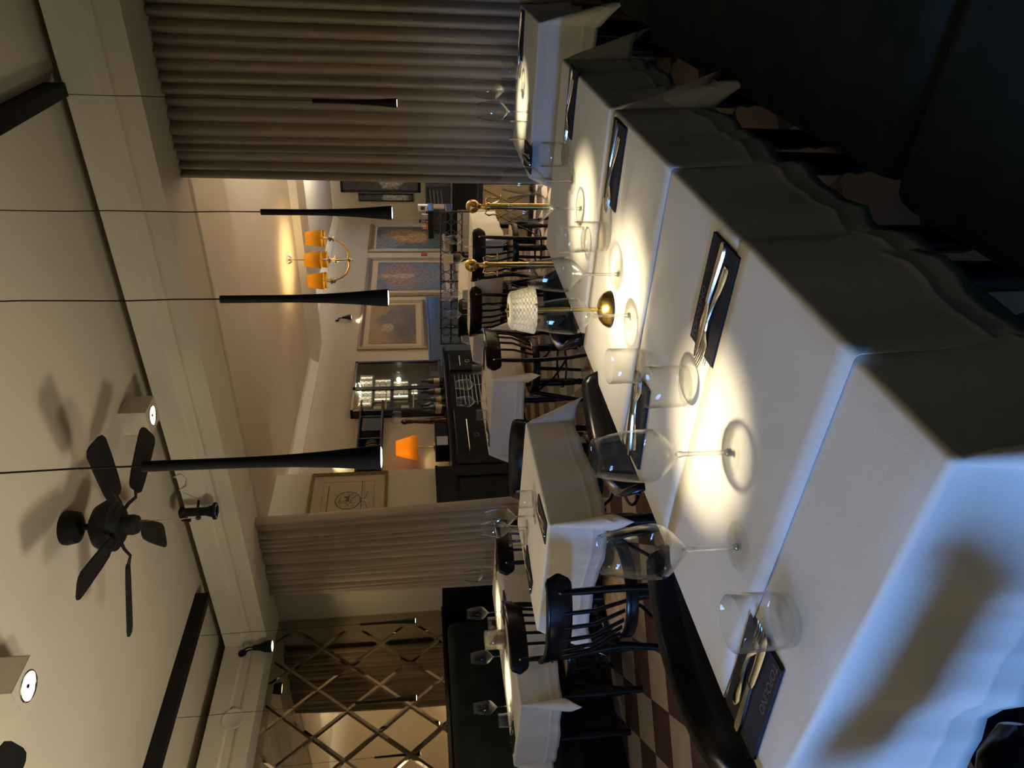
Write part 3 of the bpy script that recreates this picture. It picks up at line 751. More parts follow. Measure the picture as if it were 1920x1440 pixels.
# ------------------------------------------------------------------ pendants and rails
def make_pendant():
    t = thing('pendant_light', (0, 0, 0), 0, 'x', 'pendant light')       # origin at the tip
    prof = [(.0088, .375), (.0088, .26), (.0092, .20), (.0110, .14), (.0140, .085), (.0180, .035), (.0205, .0)]
    M().lathe([(0, .377)]+prof+[(.0190, .0005), (.0165, .035), (.0150, .05), (0, .05)], 28).build('shade', 'matt', t, smooth=50)
    M().lathe([(0, -.0012), (.0140, -.0009), (.0176, .0004), (.0176, .003), (0, .003)], 28).build('lens', 'lens', t)
    pts = [(.0012*math.sin(k*2.1), .0012*math.cos(k*1.7), .372+k*(1.42-.372)/10) for k in range(11)]
    M().tube(pts, .0016, 6).build('cord', 'matt', t)
    light('pendant_beam', 'SPOT', (0, 0, -.004), 16, (1, .84, .53), t, rot=(R(4), 0, 0), spot_size=R(42), spot_blend=1.0, shadow_soft_size=.014)
    return t
pd0 = make_pendant()
GPn = 'slim black cone pendants'
pend = [(-.77, .912, 'slim black pendant hanging nearest the camera, over the two nearest wine glasses'),
        (-.77, 1.485, 'slim black pendant over the brass lamp table, second from the camera'),
        (-.77, 2.028, 'slim black pendant third from the camera, left of the curtain edge'),
        (-.77, 3.40, 'slim black pendant hanging in front of the wide taupe curtain'),
        (-4.12, 3.12, 'slim black pendant over the banquette tables, at the mirror edge'),
        (-4.12, 2.545, 'slim black pendant over the banquette tables, in front of the mirror panes')]
for i, (x, y, lab) in enumerate(pend):
    if i == 0: pd0.location = (x, y, 1.335); pd0['label'] = lab; pd0['group'] = GPn
    else: copy_tree(pd0, (x, y, 1.335), 0, lab, GPn)
for x, y0, y1, lab in ((-.77, .2, 3.485, 'black ceiling rail carrying the pendants over the long row'), (-4.12, .9, 3.45, 'black ceiling rail carrying the pendants before the mirror')):
    t = thing('pendant_rail', (x, (y0+y1)/2, 2.77), 0, lab, 'ceiling rail', 'black pendant rails')
    h = (y1-y0)/2
    bx((-.028, -h, 0), (.028, h, .09)).build('channel', 'matt', t, smooth=0, bevel=.002)
    for s in (-1, 1): bx((-.028, s*h-.004, 0), (.028, s*h+.004, .09)).build('end_cap', 'matt', t, smooth=0)

# ------------------------------------------------------------------ ceiling spot boxes
def make_spotbox():
    t = thing('ceiling_spot_box', (0, 0, 0), 0, 'x', 'ceiling spotlight')
    m = M(); w = .077
    m.box((-w, -w, .004), (-w+.004, w, .14)); m.box((w-.004, -w, .004), (w, w, .14)); m.box((-w, -w, .004), (w, -w+.004, .14)); m.box((-w, w-.004, .004), (w, w, .14))
    m.build('housing', 'white_metal', t, smooth=0)
    # bottom plate with a round opening
    vs = []; fs = []; n = 48
    for i in range(n):
        a = 2*pi*i/n; c, s = math.cos(a), math.sin(a); k = w/max(abs(c), abs(s))
        vs += [(.058*c, .058*s, .003), (k*c, k*s, .003), (.058*c, .058*s, .0), (k*c, k*s, .0)]
    for i in range(n):
        j = (i+1) % n; fs += [(4*i, 4*j, 4*j+1, 4*i+1), (4*i+2, 4*i+3, 4*j+3, 4*j+2), (4*i+1, 4*j+1, 4*j+3, 4*i+3), (4*i, 4*i+2, 4*j+2, 4*j)]
    M().add(vs, fs).build('face_plate', 'white_metal', t, smooth=0)
    M().lathe([(.057, .0), (.0575, -.002), (.052, -.003), (.050, .004), (.050, .03), (.052, .03), (.057, .004)], 40, closed=True).build('ring', 'chrome', t, smooth=40)
    M().lathe([(0, .022), (.030, .016), (.0495, .006), (.0495, .028), (0, .030)], 36).build('reflector', 'lens_hot', t)
    M().lathe([(0, .0), (.008, .0), (.010, .006), (.008, .014), (0, .015)], 16).build('lamp_cap', 'chrome', t)
    light('spot_beam', 'SPOT', (0, 0, -.006), 15, (1, .80, .52), t, spot_size=R(58), spot_blend=.8, shadow_soft_size=.045)
    return t
sb = make_spotbox(); sb.location = (-2.46, 1.695, 2.72); sb['label'] = 'square cream ceiling spotlight box glaring near the upper left'; sb['group'] = 'square ceiling spotlights'
copy_tree(sb, (-2.41, 3.285, 2.72), 0, 'square cream ceiling spotlight box beside the fan, against the cornice', 'square ceiling spotlights')

# floor standing uplighters, unseen, added to brighten the ceiling
def make_added_uplighter():
    t = thing('added_uplighter', (0, 0, 0), 0, 'x', 'added floor light', 'added black floor uplighters')
    M().lathe([(0, 0), (.30, 0), (.30, .01), (.285, .012), (.285, .16), (.278, .16), (.276, .04), (0, .04)], 40).build('can', 'matt', t, smooth=50)
    M().lathe([(0, .06), (.25, .06), (.27, .064), (.25, .068), (0, .068)], 36).build('reflector_lens', 'lens_soft', t)
    light('added_uplight', 'SPOT', (0, 0, .165), 105, (1, .90, .68), t, rot=(R(180), 0, 0), spot_size=R(130), spot_blend=.45, shadow_soft_size=.27)
    return t
ul = make_added_uplighter()
ul.location = (-3.05, .1, 0); ul['label'] = 'black floor uplighter added nearer the mirror wall, behind the camera'
copy_tree(ul, (-1.55, -.75, 0), 0, 'black floor uplighter added nearer the rear window, behind the camera')

# ------------------------------------------------------------------ ceiling fan
def make_fan():
    t = thing('ceiling_fan', (0, 0, 0), 0, 'x', 'ceiling fan')
    M().lathe([(0, .26), (.075, .26), (.078, .245), (.070, .205), (.040, .19), (.018, .185), (0, .185)], 32).build('canopy', 'matt', t)
    M().lathe([(0, .20), (.014, .20), (.014, .12), (0, .12)], 16).build('downrod', 'matt', t)
    M().lathe([(0, .145), (.05, .145), (.095, .12), (.118, .08), (.115, .045), (.085, .022), (.055, .015), (0, .015)], 36).build('motor_housing', 'matt', t)
    M().lathe([(0, .02), (.045, .02), (.047, -.03), (.040, -.05), (0, -.055)], 28).build('switch_housing', 'matt', t)
    for k in range(5):
        a = R(70+72*k); T = Matrix.Rotation(a, 4, 'Z')
        br = M().tube([T @ Vector(p) for p in [(.07, 0, .03), (.11, 0, .012), (.14, .0, -.012), (.165, 0, -.006), (.21, 0, 0)]], [.012, .011, .010, .011, .012], 10, flat=.6)
        br.build('blade_arm', 'matt', t)
        prof = [(.175, .030), (.19, .046), (.25, .055), (.38, .062), (.47, .063), (.492, .052), (.50, .030)]
        poly = [(x, w) for x, w in prof]+[(x, -w) for x, w in prof[::-1]]
        b = M().prism(poly, -.004, .004, 'z', T @ Matrix.Rotation(R(-13), 4, 'X')); b.build('blade', 'matt', t, smooth=20)
    M().tube([(.02, 0, -.05), (.021, 0, -.20), (.02, .003, -.30)], .0012, 6).build('pull_chain', 'brass', t)
    M().lathe([(0, -.326), (.008, -.322), (.0115, -.313), (.008, -.304), (0, -.300)], 16, c=(.02, .003, 0)).build('chain_ball', 'darkwood', t)
    return t
fan = make_fan(); fan.location = (-2.41, 2.45, 2.60); fan['label'] = 'black five blade ceiling fan fully in view beside the nearest pendant'; fan['group'] = 'black ceiling fans'
copy_tree(fan, (-2.41, .905, 2.60), R(12), 'black ceiling fan of which one blade tip shows at the upper left corner', 'black ceiling fans')

# ------------------------------------------------------------------ small lamps on walls and cornice
t = thing('cornice_spotlight', (-3.26, 3.40, 2.56), 0, 'black cylindrical spotlight hung at the cornice behind the fan', 'spotlight')
M().lathe([(0, .225), (.018, .225), (.038, .215), (.040, .205), (.030, .195), (.027, .190), (.027, .055), (.030, .05), (.0, .05)], 28).build('barrel', 'matt', t)
M().lathe([(.020, .0), (.052, .0), (.056, .006), (.054, .016), (.040, .022), (.030, .055), (.020, .055)], 28, closed=True).build('lamp_head', 'matt', t)
M().tube(circ(.042, 28, -.002), .0018, 6, closed=True).build('trim_ring', 'chrome', t)
M().lathe([(0, .11), (.012, .11), (.009, .13), (.010, .14), (.004, .165), (0, .168)], 14, T=Matrix.Translation((-.05, -.02, .05))).build('knob', 'matt', t)
M().tube([(.0, .03, .12), (0, .1, .13)], .008, 8).build('bracket', 'matt', t)
tag(M().tube([(-3.08, 3.52, 2.78), (-3.05, 3.50, 2.80), (-3.02, 3.49, 2.75), (-3.06, 3.49, 2.72), (-3.12, 3.49, 2.735), (-3.16, 3.50, 2.79), (-3.19, 3.49, 2.75), (-3.23, 3.49, 2.70), (-3.25, 3.50, 2.66)], .003, 6).build('cable', 'white_metal'), 'loose white cable looping out of the cornice gap above the black spotlight', 'cable')
# bell spotlight with bracket
def make_bell(label, cat_group=None):
    t = thing('wall_spotlight', (0, 0, 0), 0, label, 'wall light', cat_group)
    M().lathe([(0, 0), (.030, 0), (.030, .008), (.024, .012), (0, .012)], 20, T=Matrix.Rotation(R(90), 4, 'Y')).build('wall_plate', 'matt', t)
    m = M()
    for s in (-1, 1): m.tube([(.01, s*.012, -.005), (.035, s*.014, -.02), (.05, s*.014, -.05), (.055, s*.010, -.085)], .005, 8)
    m.tube([(.012, 0, -.03), (.04, 0, -.05)], .004, 6); m.build('bracket', 'matt', t)
    M().lathe([(.060*0, .0), (.019, -.0), (.021, -.03), (.026, -.055), (.038, -.085), (.044, -.115), (.045, -.145), (.043, -.145), (.040, -.11), (.02, -.05), (0, -.05)], 28, T=Matrix.Translation((.058, 0, -.085)) @ Matrix.Rotation(R(-3), 4, 'Y')).build('bell_shade', 'matt', t)
    M().lathe([(0, -.137), (.041, -.137), (.041, -.140), (0, -.140)], 24, T=Matrix.Translation((.058, 0, -.085)) @ Matrix.Rotation(R(-3), 4, 'Y')).build('lens', 'lens_soft', t)
    light('bell_beam', 'SPOT', (.067, 0, -.232), 7, (1, .76, .42), t, spot_size=R(110), spot_blend=.9, shadow_soft_size=.03)
    return t
b0 = make_bell('black bell shaped spotlight on the cornice over the diamond mirror', 'black bell spotlights')
b0.location = (-4.778, 3.43, 2.645)
c = copy_tree(b0, (-5.598, 10.02, 2.53), 0, 'black bell spotlight on the far wall above the hazy brown painting', 'black bell spotlights')
c = copy_tree(b0, (-5.598, 6.66, 2.55), 0, 'black bell spotlight on the alcove wall behind the nearest pendant', 'black bell spotlights')
c.rotation_euler = (R(-25), R(8), 0)

# ------------------------------------------------------------------ far room: chandelier
def make_chandelier(loc, label, power, col=(1, .74, .40)):
    t = thing('chandelier', loc, 0, label, 'chandelier', 'amber shaded chandeliers')
    zc = 2.80-2.02
    M().lathe([(0, zc), (.055, zc), (.055, zc-.02), (.03, zc-.055), (0, zc-.06)], 24).build('canopy', 'silver', t)
    M().tube([(0, 0, zc-.05), (0, 0, .06)], .006, 8).build('rod', 'brass', t)
    M().lathe([(0, .0), (.012, .005), (.016, .018), (.010, .03), (.028, .045), (.030, .07), (.012, .085), (.03, .20), (.055, .215), (.05, .225), (.02, .25), (.010, .3), (0, .3)], 20).build('hub', 'silver', t)
    for k in range(6):
        a = R(60*k+54); T = Matrix.Rotation(a, 4, 'Z')
        P = lambda x, z: T @ Vector((x, 0, z))
        M().tube([P(.01, .06), P(.10, .055), (P(.19, .09)), P(.25, .15), P(.29, .24)], .007, 8).build('arm', 'brass', t)
        m = M(); m.lathe([(0, .235), (.020, .235), (.040, .25), (.042, .262), (.02, .27), (.016, .29), (.013, .36), (0, .36)], 16, T=T @ Matrix.Translation((.29, 0, 0))); m.build('candle_cup', 'silver', t)
        m = M(); m.lathe([(.102, .345), (.100, .345), (.072, .53), (.074, .53)], 28, closed=True, T=T @ Matrix.Translation((.29, 0, 0))); m.build('lamp_shade', 'shade', t, smooth=60)
        m = M(); m.lathe([(0, .365), (.012, .37), (.017, .39), (.010, .42), (0, .43)], 12, T=T @ Matrix.Translation((.29, 0, 0))); m.build('bulb', 'bulb', t)
        light('bulb_light', 'POINT', P(.29, .485), power, col, t, shadow_soft_size=.05)
make_chandelier((-3.66, 8.07, 2.02), 'six armed chandelier with amber fabric shades in the far room', 2, (1, .68, .30))
make_chandelier((-.45, 7.4, 2.02), 'added six armed chandelier by the far room side wall, behind the wide curtain', 330, (1, .97, .84))  # hidden by the curtain, added to brighten the far room
make_chandelier((-2.6, 11.6, 2.16), 'added six armed chandelier near the far room end wall, behind the wide curtain', 220, (1, .95, .80))  # another unseen one, added for more light on the far wall

# ------------------------------------------------------------------ far room: pictures
def picture(name, y0, y1, z0, z1, x, artm, fmt, mount, label, cat='painting', fw_=.07, mw=.09, group=None):
    t = thing(name, (x, (y0+y1)/2, (z0+z1)/2), 0, label, cat, group)
    hy, hz = (y1-y0)/2, (z1-z0)/2
    def ring(hy, hz, w, xa, xb, xc):
        m = M(); o = [(-hy, -hz), (hy, -hz), (hy, hz), (-hy, hz)]; i = [(-hy+w, -hz+w), (hy-w, -hz+w), (hy-w, hz-w), (-hy+w, hz-w)]; md = [(p[0]*.5+q[0]*.5, p[1]*.5+q[1]*.5) for p, q in zip(o, i)]
        vs = [(0, *p) for p in o]+[(xa, *p) for p in o]+[(xb, *p) for p in md]+[(xc, *p) for p in i]+[(0, *p) for p in i]
        fs = []
        for L_ in range(4):
            for k in range(4): fs.append((L_*4+k, L_*4+(k+1) % 4, L_*4+4+(k+1) % 4, L_*4+4+k))
        m.add(vs, fs); return m
    ring(hy, hz, fw_, .03, .05, .022).build('frame', fmt, t, smooth=20)
    ih, iz = hy-fw_, hz-fw_
    bx((0, -ih, -iz), (.015, ih, iz)).build('mount', mount, t, smooth=0)
    a = M(); ah, az_ = ih-mw, iz-mw
    a.box((-ah, -az_, 0), (ah, az_, .004)); o = a.build('canvas', artm, t, smooth=0)
    o.rotation_euler = (R(90), 0, R(90)); o.location = (.017, 0, 0)
    return t, ah, az_
FP = 'framed paintings on the far wall'
picture('painting', 9.10, 10.66, 1.13, 2.17, -5.598, art('hazy_art', 'haze'), 'silverleaf', 'mount', 'hazy brown painting in a silver frame over the blue panelling', fw_=.08, mw=.08, group=FP)
picture('painting', 10.83, 12.37, .55, 2.15, -5.598, art('figure_art', 'figure'), 'silverleaf', 'mount', 'painting of a pale robed figure on blue ground, middle of three', fw_=.10, mw=.10, group=FP)
picture('painting', 12.66, 14.04, .57, 2.17, -5.598, art('town_art', 'town'), 'gilt', 'mount', 'painting of a golden hill town, farthest of the three on the far wall', fw_=.11, mw=.04, group=FP)
# globe print
t, ah, az_ = picture('framed_print', 4.78, 5.66, 1.61, 2.39, -4.999, MT['paper'], 'gilt', 'paper', 'gold framed line drawing of a globe beside the narrow curtain', 'print', fw_=.035, mw=.10)
ink = mat('brown_ink', (.06, .045, .03), .9)
m = M()
for r in (.125, .122): m.tube([(.022, .03+r*math.cos(a), .0+r*math.sin(a)) for a in [2*pi*i/40 for i in range(40)]], .002, 5, closed=True)
for k in (-.7, -.35, .0, .35, .7): m.tube([(.022, .03+.123*k*math.cos(a), .123*math.sin(a)) for a in [-pi/2+pi*i/16 for i in range(17)]], .0011, 4)
for k in (-.06, .0, .06): m.tube([(.022, .03+math.sqrt(.0151-k*k)*math.cos(a)*1.0, k+.018*math.sin(a)) for a in [pi*i/16 for i in range(17)]], .0013, 4)
rr = random.Random(4)
for k in range(16):
    a = rr.uniform(0, 6.28); q = rr.uniform(.02, .085); p0 = (.022, .03+q*math.cos(a), q*math.sin(a)); pts = [p0]
    for j in range(7): p0 = (.022, p0[1]+rr.uniform(-.018, .018), p0[2]+rr.uniform(-.018, .018)); pts.append(p0)
    m.tube(pts, .0022, 4)
m.build('globe_drawing', ink, t)
m = M()
for yy, zz in (((-ah, ah), (az_, az_)), ((-ah, ah), (-az_, -az_)), ((-ah, -ah), (-az_, az_)), ((ah, ah), (-az_, az_))): m.tube([(.022, yy[0], zz[0]), (.022, yy[1], zz[1])], .0012, 4)
m.tube([(.022, -ah*.8, az_*.78), (.022, ah*.8, az_*.78)], .004, 4); m.tube([(.022, -ah, -az_*.52), (.022, ah, -az_*.52)], .003, 4); m.tube([(.022, -ah, -az_*.62), (.022, ah, -az_*.62)], .0015, 4)
for s in (-1, 1): m.tube([(.022, .03+s*.02, -.12), (.022, .03+s*.03, -.17), (.022, .03+s*.12, -.19)], .0025, 4)
m.build('ruled_lines', ink, t)
# end wall: framed black pictures, poster fridge
for (x0, x1, z0, z1, d, lab) in ((-5.0, -4.4, 1.13, 2.74, 'photo', 'tall black framed picture on the end wall, partly behind the curtain'), (-5.19, -5.03, 1.28, 2.39, 'photo', 'narrow black framed sheet of small figures beside the tall black picture')):
    t = thing('framed_picture', ((x0+x1)/2, 14.349 if x1 > -5 else 14.349, (z0+z1)/2), 0, lab, 'picture', 'black framed pictures on the end wall')
    hx, hz = (x1-x0)/2, (z1-z0)/2; w = .05 if x1 > -5 else .022
    m = M(); m.box((-hx, -.04, -hz), (hx, 0, -hz+w)); m.box((-hx, -.04, hz-w), (hx, 0, hz)); m.box((-hx, -.04, -hz), (-hx+w, 0, hz)); m.box((hx-w, -.04, -hz), (hx, 0, hz)); m.build('frame', 'black', t, smooth=0, bevel=.003)
    o = M().box((-hx+w, -hz+w, 0), (hx-w, hz-w, .01)).build('picture_sheet', art('sheet_art', d), t, smooth=0); o.rotation_euler = (R(90), 0, 0); o.location = (0, -.012, 0)
t = thing('drinks_fridge', (-5.05, 13.95, 0), 0, 'black cabinet with thin white diagonal lines far back by the curtain', 'fridge')
bx((-.32, -.02, 0), (.32, .38, 1.03)).build('body', 'black', t, smooth=0, bevel=.01)
bx((-.30, -.04, .06), (.30, -.02, 1.0)).build('door', mat('blue_black_poster', (.008, .009, .014), .4), t, smooth=0)
m = M()
for k in range(4): m.tube([(-.27, -.042, .90-k*.075), (.25, -.042, 1.0+.03-k*.075-.2+.12)], .004, 4)
m.build('diagonal_lines', 'whitepack', t)
m = M(); m.tube([(.0, -.042, .16), (.12, -.042, .16), (.06, -.042, .26)], .006, 4, closed=True); m.tube([(.03, -.042, .14), (.045, -.042, .2), (.06, -.042, .16), (.075, -.042, .2), (.09, -.042, .14)], .006, 4); m.build('emblem', 'grey', t)

# ------------------------------------------------------------------ far room: service counter by the paintings
t = thing('service_counter', (-4.45, 11.6, 0), 0, 'low black service counter in front of the town painting', 'counter')
bx((-.75, -.25, 0), (.75, .25, .60)).build('carcass', 'black', t, smooth=0)
bx((-.78, -.28, .60), (.78, .28, .64)).build('counter_top', 'black', t, smooth=0, bevel=.005)
bx((-.55, -.262, .32), (.2, -.252, .55)).build('front_panel', 'grey', t, smooth=0)
t = thing('coffee_machine', (-4.55, 11.6, .641), 0, 'black and chrome coffee machine with a red oval badge on the service counter', 'coffee machine')
bx((-.24, -.18, 0), (.24, .2, .10)).build('base', 'black', t, smooth=0, bevel=.01)
bx((-.24, -.02, .10), (.24, .2, .36)).build('body', 'chrome', t, smooth=0, bevel=.015)
bx((-.25, -.18, .30), (.25, .2, .40)).build('head', 'black', t, smooth=0, bevel=.012)
M().tube([(.03+.07*math.cos(a), -.03, .2+.035*math.sin(a)) for a in [2*pi*i/24 for i in range(24)]], .006, 6, closed=True).build('badge', 'redpack', t)
M().tube([(-.1, -.1, .30), (-.1, -.1, .24), (-.1, -.2, .22)], .012, 8).build('filter_handle', 'black', t)
for nm, x, y, z, sx, sy, sz, mt, lab in (
    ('box', -4.30, 11.58, 1.042, .10, .08, .16, 'whitepack', 'white printed box on top of the coffee machine, right end'),
    ('box', -4.42, 11.50, 1.042, .07, .05, .10, 'grey', 'small grey box leaning beside the white printed box'),
    ('box', -4.56, 11.66, 1.042, .06, .06, .15, 'bluepack', 'violet packet on the coffee machine beside the white box'),
    ('box', -4.66, 11.58, 1.042, .05, .05, .11, 'orangepack', 'orange brown packet on the coffee machine'),
    ('box', -4.58, 11.46, 1.042, .16, .04, .035, 'redpack', 'flat red packet along the coffee machine front')):
    t = thing(nm, (x, y, z), R(random.uniform(-12, 12)), lab, 'box', 'packets on the coffee machine')
    bx((-sx/2, -sy/2, 0), (sx/2, sy/2, sz)).build('carton', mt, t, smooth=0, bevel=.003)
    bx((-sx*.3, -sy/2-.001, sz*.3), (sx*.3, -sy/2, sz*.75)).build('print', 'label' if mt != 'whitepack' else 'bluepack', t, smooth=0)
t = thing('wall_sign', (-5.598, 12.55, 1.1), 0, 'dark red square sign on the wall beside the town painting', 'sign'); bx((0, -.06, -.06), (.012, .06, .06)).build('plate', 'redpack', t, smooth=0, bevel=.003)

# ------------------------------------------------------------------ iron ring screen
t = thing('ring_screen', (-4.1, 8.35, 0), 0, 'low black iron screen of two rows of rings in the far room', 'screen')
m = M()
for z in (.68, .815, .95): m.tube([(-.95, 0, z), (.95, 0, z)], .008, 6)
m.build('rails', 'iron', t)
for k in range(14):
    for z in (.7475, .8825):
        M().tube([(-.88+k*.1355+.0625*math.cos(a), 0, z+.0625*math.sin(a)) for a in [2*pi*i/20 for i in range(20)]], .005, 5, closed=True).build('ring', 'iron', t)
for x in (-.95, 0, .95): M().tube([(x, 0, 0), (x, 0, .96)], .012, 8).build('post', 'iron', t)
t = thing('paper_note', (-3.78, 8.33, .84), R(4), 'small paper note hung on the iron ring screen', 'note'); bx((-.06, -.003, -.05), (.06, 0, .08)).build('sheet', 'label', t, smooth=0)

# ------------------------------------------------------------------ brass posts
def make_post():
    t = thing('brass_post', (0, 0, 0), 0, 'x', 'stanchion post')
    M().lathe([(0, 0), (.14, 0), (.145, .01), (.13, .022), (.04, .035), (.03, .05), (0, .05)], 32).build('foot', 'gold', t)
    M().lathe([(0, .04), (.022, .04), (.022, .775), (0, .775)], 20).build('pole', 'gold', t)
    M().lathe([(0, .77), (.026, .77), (.028, .79), (.020, .80), (.014, .83), (.02, .84), (0, .845)], 20).build('collar', 'gold', t)
    M().lathe([(.045*math.sin(pi*i/16), .885-.045*math.cos(pi*i/16)) for i in range(17)], 28).build('ball', 'gold', t, smooth=60)
    m = M()
    for s in (-1, 1): m.tube([(s*.024, 0, .79), (s*.05, 0, .80), (s*.062, 0, .775), (s*.055, 0, .74), (s*.06, 0, .715)], .006, 8); m.tube(circ(.016, 16, .70, (s*.06, 0)), .004, 6, closed=True)
    m.build('rope_hook', 'gold', t)
    return t
bp0 = make_post(); bp0.location = (-1.66, 4.5, 0); bp0['label'] = 'brass ball topped rope post closest to the wide curtain'; bp0['group'] = 'brass rope posts'
copy_tree(bp0, (-2.085, 4.5, 0), R(15), 'brass ball topped rope post farther from the wide curtain, before the black chair', 'brass rope posts')
t = thing('patterned_screen', (-2.64, 7.0, 0), 0, 'low black framed panel with beige lattice behind the brass posts', 'screen')
m = M(); m.box((-.35, -.02, .0), (-.30, .02, .62)); m.box((.30, -.02, 0), (.35, .02, .62)); m.box((-.35, -.02, .57), (.35, .02, .62)); m.box((-.35, -.02, .03), (.35, .02, .08)); m.build('frame', 'black', t, smooth=0)
bx((-.30, -.008, .08), (.30, .008, .57)).build('panel', 'label', t, smooth=0)
m = M()
for k in range(-3, 9):
    for s in (-1, 1):
        p = [(-.30+k*.1, .08), (-.30+k*.1+s*.0, .08)]
        a = Vector((-.30+k*.1, -.011, .08)); b = a+Vector((s*.245, 0, .49))
        if -.30 <= min(a.x, b.x) and max(a.x, b.x) <= .30: m.tube([a, b], .003, 4)
m.build('lattice', 'matt', t)

# ------------------------------------------------------------------ alcove: sideboard and what stands on it
t = thing('sideboard', (-5.33, 6.98, 0), 0, 'long black sideboard in the alcove behind the middle tables', 'sideboard')
bx((-.25, -1.24, 0), (.25, 1.24, .90)).build('body', 'ebony', t, smooth=0)
bx((-.26, -1.26, .90), (.28, 1.26, .935)).build('top', 'ebony', t, smooth=0, bevel=.004)
m = M()
for k in range(9): m.tube([(.252, -.05, .40+k*.05), (.252, .62, .40+k*.05)], .012, 6)
m.build('louvre_door', 'ebony', t)
for y0, y1 in ((-1.15, -.15), (.72, 1.15)):
    d = bx((.25, y0, .35), (.268, y1, .86)).build('door', 'ebony', t, smooth=0, bevel=.004)
    yc = (y0+y1)/2
    M().tube([(.27, yc-.28 if y0 < 0 else yc-.1, .72), (.29, yc-.27 if y0 < 0 else yc-.09, .72), (.29, yc+.27 if y0 < 0 else yc+.09, .72), (.27, yc+.28 if y0 < 0 else yc+.1, .72)], .008, 8).build('handle', 'silver', d)
    M().tube([(.27, yc+.03*math.cos(a), .62+.03*math.sin(a)) for a in [2*pi*i/20 for i in range(20)]], .004, 6, closed=True).build('key_plate', 'silver', d)
ST = .936
def bottle_prof(h, r): return [(0, 0), (r*.95, 0), (r, .008), (r, h*.58), (r*.9, h*.65), (r*.45, h*.74), (r*.36, h*.80), (r*.36, h*.965), (r*.42, h*.97), (r*.42, h), (0, h)]
bts = [(7.78, -5.28, .30, .038, 'darkest wine bottle at the right end of the sideboard'), (7.62, -5.35, .31, .037, 'wine bottle second from the sideboard right end'), (7.50, -5.25, .28, .037, 'wine bottle with a square label before the lit cabinet'),
       (7.38, -5.38, .32, .038, 'wine bottle with a pale neck band before the lit cabinet'), (7.30, -5.24, .27, .037, 'short wine bottle in the middle of the bottle cluster'), (7.22, -5.36, .30, .037, 'wine bottle at the cabinet left edge'), (7.10, -5.22, .29, .040, 'green round shouldered bottle beside the tall pepper mill')]
for y, x, h, r, lab in bts:
    t = thing('wine_bottle', (x, y, ST), 0, lab, 'bottle', 'bottles on the sideboard')
    M().lathe(bottle_prof(h, r), 20).build('glass_body', 'greenglass', t)
    M().lathe([(r*1.01, h*.2), (r*1.012, h*.2), (r*1.012, h*.45), (r*1.01, h*.45)], 20, closed=True).build('label_paper', 'label', t)
    M().lathe([(0, h*1.002), (r*.44, h*1.002), (r*.44, h*.88), (r*.40, h*.88)], 16).build('foil', 'matt', t)
t = thing('pepper_mill', (-5.30, 6.93, ST), 0, 'tall turned dark wood pepper mill on the sideboard', 'pepper mill')
M().lathe([(0, 0), (.042, 0), (.045, .02), (.038, .06), (.044, .12), (.034, .25), (.026, .36), (.022, .42), (.030, .435), (.024, .45), (.034, .462), (.028, .475), (0, .48)], 24).build('body', 'darkwood', t)
M().lathe([(0, .475), (.022, .478), (.034, .50), (.036, .52), (.028, .545), (.010, .56), (0, .562)], 24).build('head', 'darkwood', t)
M().lathe([(0, .56), (.005, .56), (.005, .58), (0, .58)], 10).build('knob', 'silver', t)
t = thing('speaker_box', (-5.36, 6.60, ST), 0, 'black box with a grey side standing on the sideboard below the orange lamp', 'box')
bx((-.12, -.24, 0), (.12, .20, .16)).build('body', 'ebony', t, smooth=0, bevel=.005); bx((.12, -.22, .01), (.125, -.06, .14)).build('side_panel', 'grey', t, smooth=0)
t = thing('orange_lamp', (-5.36, 6.50, 1.097), 0, 'glowing orange fabric table lamp on the sideboard', 'lamp')
M().lathe([(0, 0), (.06, 0), (.06, .012), (.012, .02), (.008, .03), (.008, .20), (0, .20)], 24).build('stem', 'gold', t)
M().lathe([(.16, .20), (.158, .20), (.085, .46), (.087, .46)], 32, closed=True).build('lamp_shade', 'orange', t, smooth=60)
M().lathe([(0, .26), (.02, .265), (.027, .29), (.015, .33), (0, .335)], 16).build('bulb', 'bulb', t)
light('orange_light', 'POINT', (0, 0, .35), 2.2, (1, .72, .36), t, shadow_soft_size=.02)
# lit glazed cabinet with a tiered crystal drop
t = thing('glazed_cabinet', (-5.6, 7.92, 1.0), 0, 'black framed glazed cabinet, lit inside, hung over the sideboard', 'cabinet')
Y0, Y1, Z1 = -.50, .70, 1.155
m = M(); m.box((0, Y0, -.05), (.10, Y0+.03, Z1)); m.box((0, Y1-.03, -.05), (.10, Y1, Z1)); m.box((0, Y0, Z1-.03), (.10, Y1, Z1)); m.box((0, Y0, -.05), (.10, Y1, -.02)); m.box((0, Y0, -.05), (.01, Y1, Z1)); m.build('carcass', 'black', t, smooth=0)
ym = .02
for a, b in ((Y0, ym), (ym, Y1)):
    w = .04; m = M(); m.box((.10, a, -.05), (.12, a+w, Z1)); m.box((.10, b-w, -.05), (.12, b, Z1)); m.box((.10, a, Z1-w), (.12, b, Z1)); m.box((.10, a, -.05), (.12, b, -.05+w))
    d = m.build('door', 'black', t, smooth=0, bevel=.003)
    bx((.104, a+w, -.01), (.108, b-w, Z1-w)).build('glass_pane', 'pane', d, smooth=0)
m = M()
for z in (.34, .70): m.box((.02, Y0+.03, z), (.095, ym-.02, z+.012))
m.build('shelf', 'label', t, smooth=0)
light('cabinet_glow', 'POINT', (.055, .45, .55), 2.0, (1, .86, .6), t, shadow_soft_size=.03)
light('cabinet_glow_top', 'POINT', (.055, .2, 1.09), 1.6, (1, .9, .7), t, shadow_soft_size=.03)
t = thing('crystal_chandelier', (-5.545, 7.98, 1.06), 0, 'tiered crystal chandelier glittering inside the glazed cabinet', 'chandelier')
glow = emit('crystal_bulbs', (1, .88, .62), 1.1)
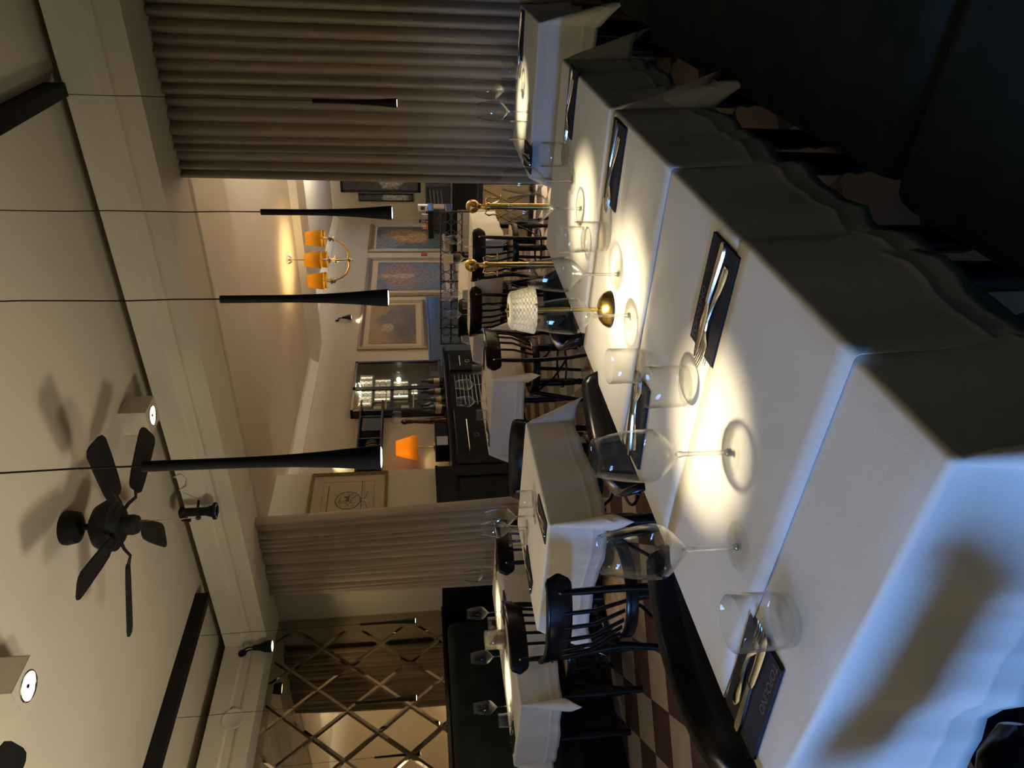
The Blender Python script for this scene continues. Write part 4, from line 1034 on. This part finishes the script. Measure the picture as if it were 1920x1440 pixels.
for (hw, z0, z1, n) in ((.36, .83, 1.02, 20), (.25, .58, .82, 14), (.19, .34, .57, 11), (.11, .21, .33, 7)):
    tier = M(); q = 2*hw/n
    for row in range(3):
        za = z0+(z1-z0)*row/3; zb = z0+(z1-z0)*(row+1)/3-.008
        for i in range(n):
            y = -hw+q*(i+.5); d = .030*math.sqrt(max(.1, 1-(y/hw)**2))
            for sx in (-1, 1): tier.prism([(sx*d-.006, y-q*.38), (sx*d+.006, y-q*.38), (sx*d+.010, y), (sx*d+.006, y+q*.38), (sx*d-.006, y+q*.38), (sx*d-.010, y)], za, zb, 'z')
    tier.build('crystal_tier', 'crystal', t, smooth=0)
    m = M()
    for i in range(max(3, n//3)):
        y = -hw*.85+1.7*hw*i/(max(3, n//3)-1); m.lathe([(0, z0+.02), (.009, z0+.02), (.009, z1-.02), (0, z1-.02)], 8, c=(0, y, 0))
    m.build('lit_rods', glow, t)
M().tube([(0, 0, 1.0), (0, 0, 1.06)], .005, 6).build('hook', 'silver', t)
for i, (y, z, lab) in enumerate(((7.55, 1.353, 'lying pale bottle on the lower cabinet shelf'), (7.55, 1.713, 'lying pale bottle on the upper cabinet shelf'))):
    t = thing('display_bottle', (-5.55, y, z), 0, 'wine bottle standing on the '+('lower' if i == 0 else 'upper')+' shelf of the lit cabinet', 'bottle', 'bottles in the lit cabinet')
    M().lathe(bottle_prof(.31, .038), 20).build('glass_body', 'greenglass', t)
    M().lathe([(.0385, .05), (.0388, .05), (.0388, .15), (.0385, .15)], 20, closed=True).build('label_paper', 'label', t)
# wall shelf with plates
t = thing('wall_shelf', (-5.6, 6.9, 1.73), 0, 'black two tier wall shelf with crates of plates in the alcove', 'shelf')
m = M(); m.box((0, -.75, 0), (.22, .62, .02)); m.build('lower_board', 'matt', t, smooth=0)
m = M(); m.box((0, -.75, .27), (.22, .62, .29)); m.build('upper_board', 'matt', t, smooth=0)
for y in (.30, -.14, -.70): bx((.01, y-.012, .02), (.20, y+.012, .27)).build('divider', 'matt', t, smooth=0)
bx((.01, .30, .025), (.03, .60, .26)).build('back_panel', 'grey', t, smooth=0)
bx((.16, .02, .025), (.19, .28, .25)).build('front_panel', 'matt', t, smooth=0)
for i in range(10):
    y = 6.72-.045*i if i < 6 else 6.42-.05*(i-6)
    o = tag(M().lathe([(0, 0), (.05, 0), (.085, .010), (.09, .012), (.088, .015), (.05, .005), (0, .005)], 24, T=Matrix.Translation((-5.47, y, 1.75+.092)) @ Matrix.Rotation(R(90), 4, 'X')).build('plate', 'silver'), 'upright plate in the row on the wall shelf', 'plate', 'plates on the wall shelf')
for i, lab in enumerate(('hanging wine glass under the wall shelf, nearest the cabinet', 'hanging wine glass under the wall shelf, farther from the cabinet')):
    o = copy_tree(wine0, (-5.48, 7.33-.13*i, 1.727), 0, lab, 'wine glasses hung under the shelf'); o.rotation_euler = (R(180), 0, 0)
    if 'used' in o: del o['used']
for o in bpy.data.objects:
    if 'used' in o: del o['used']
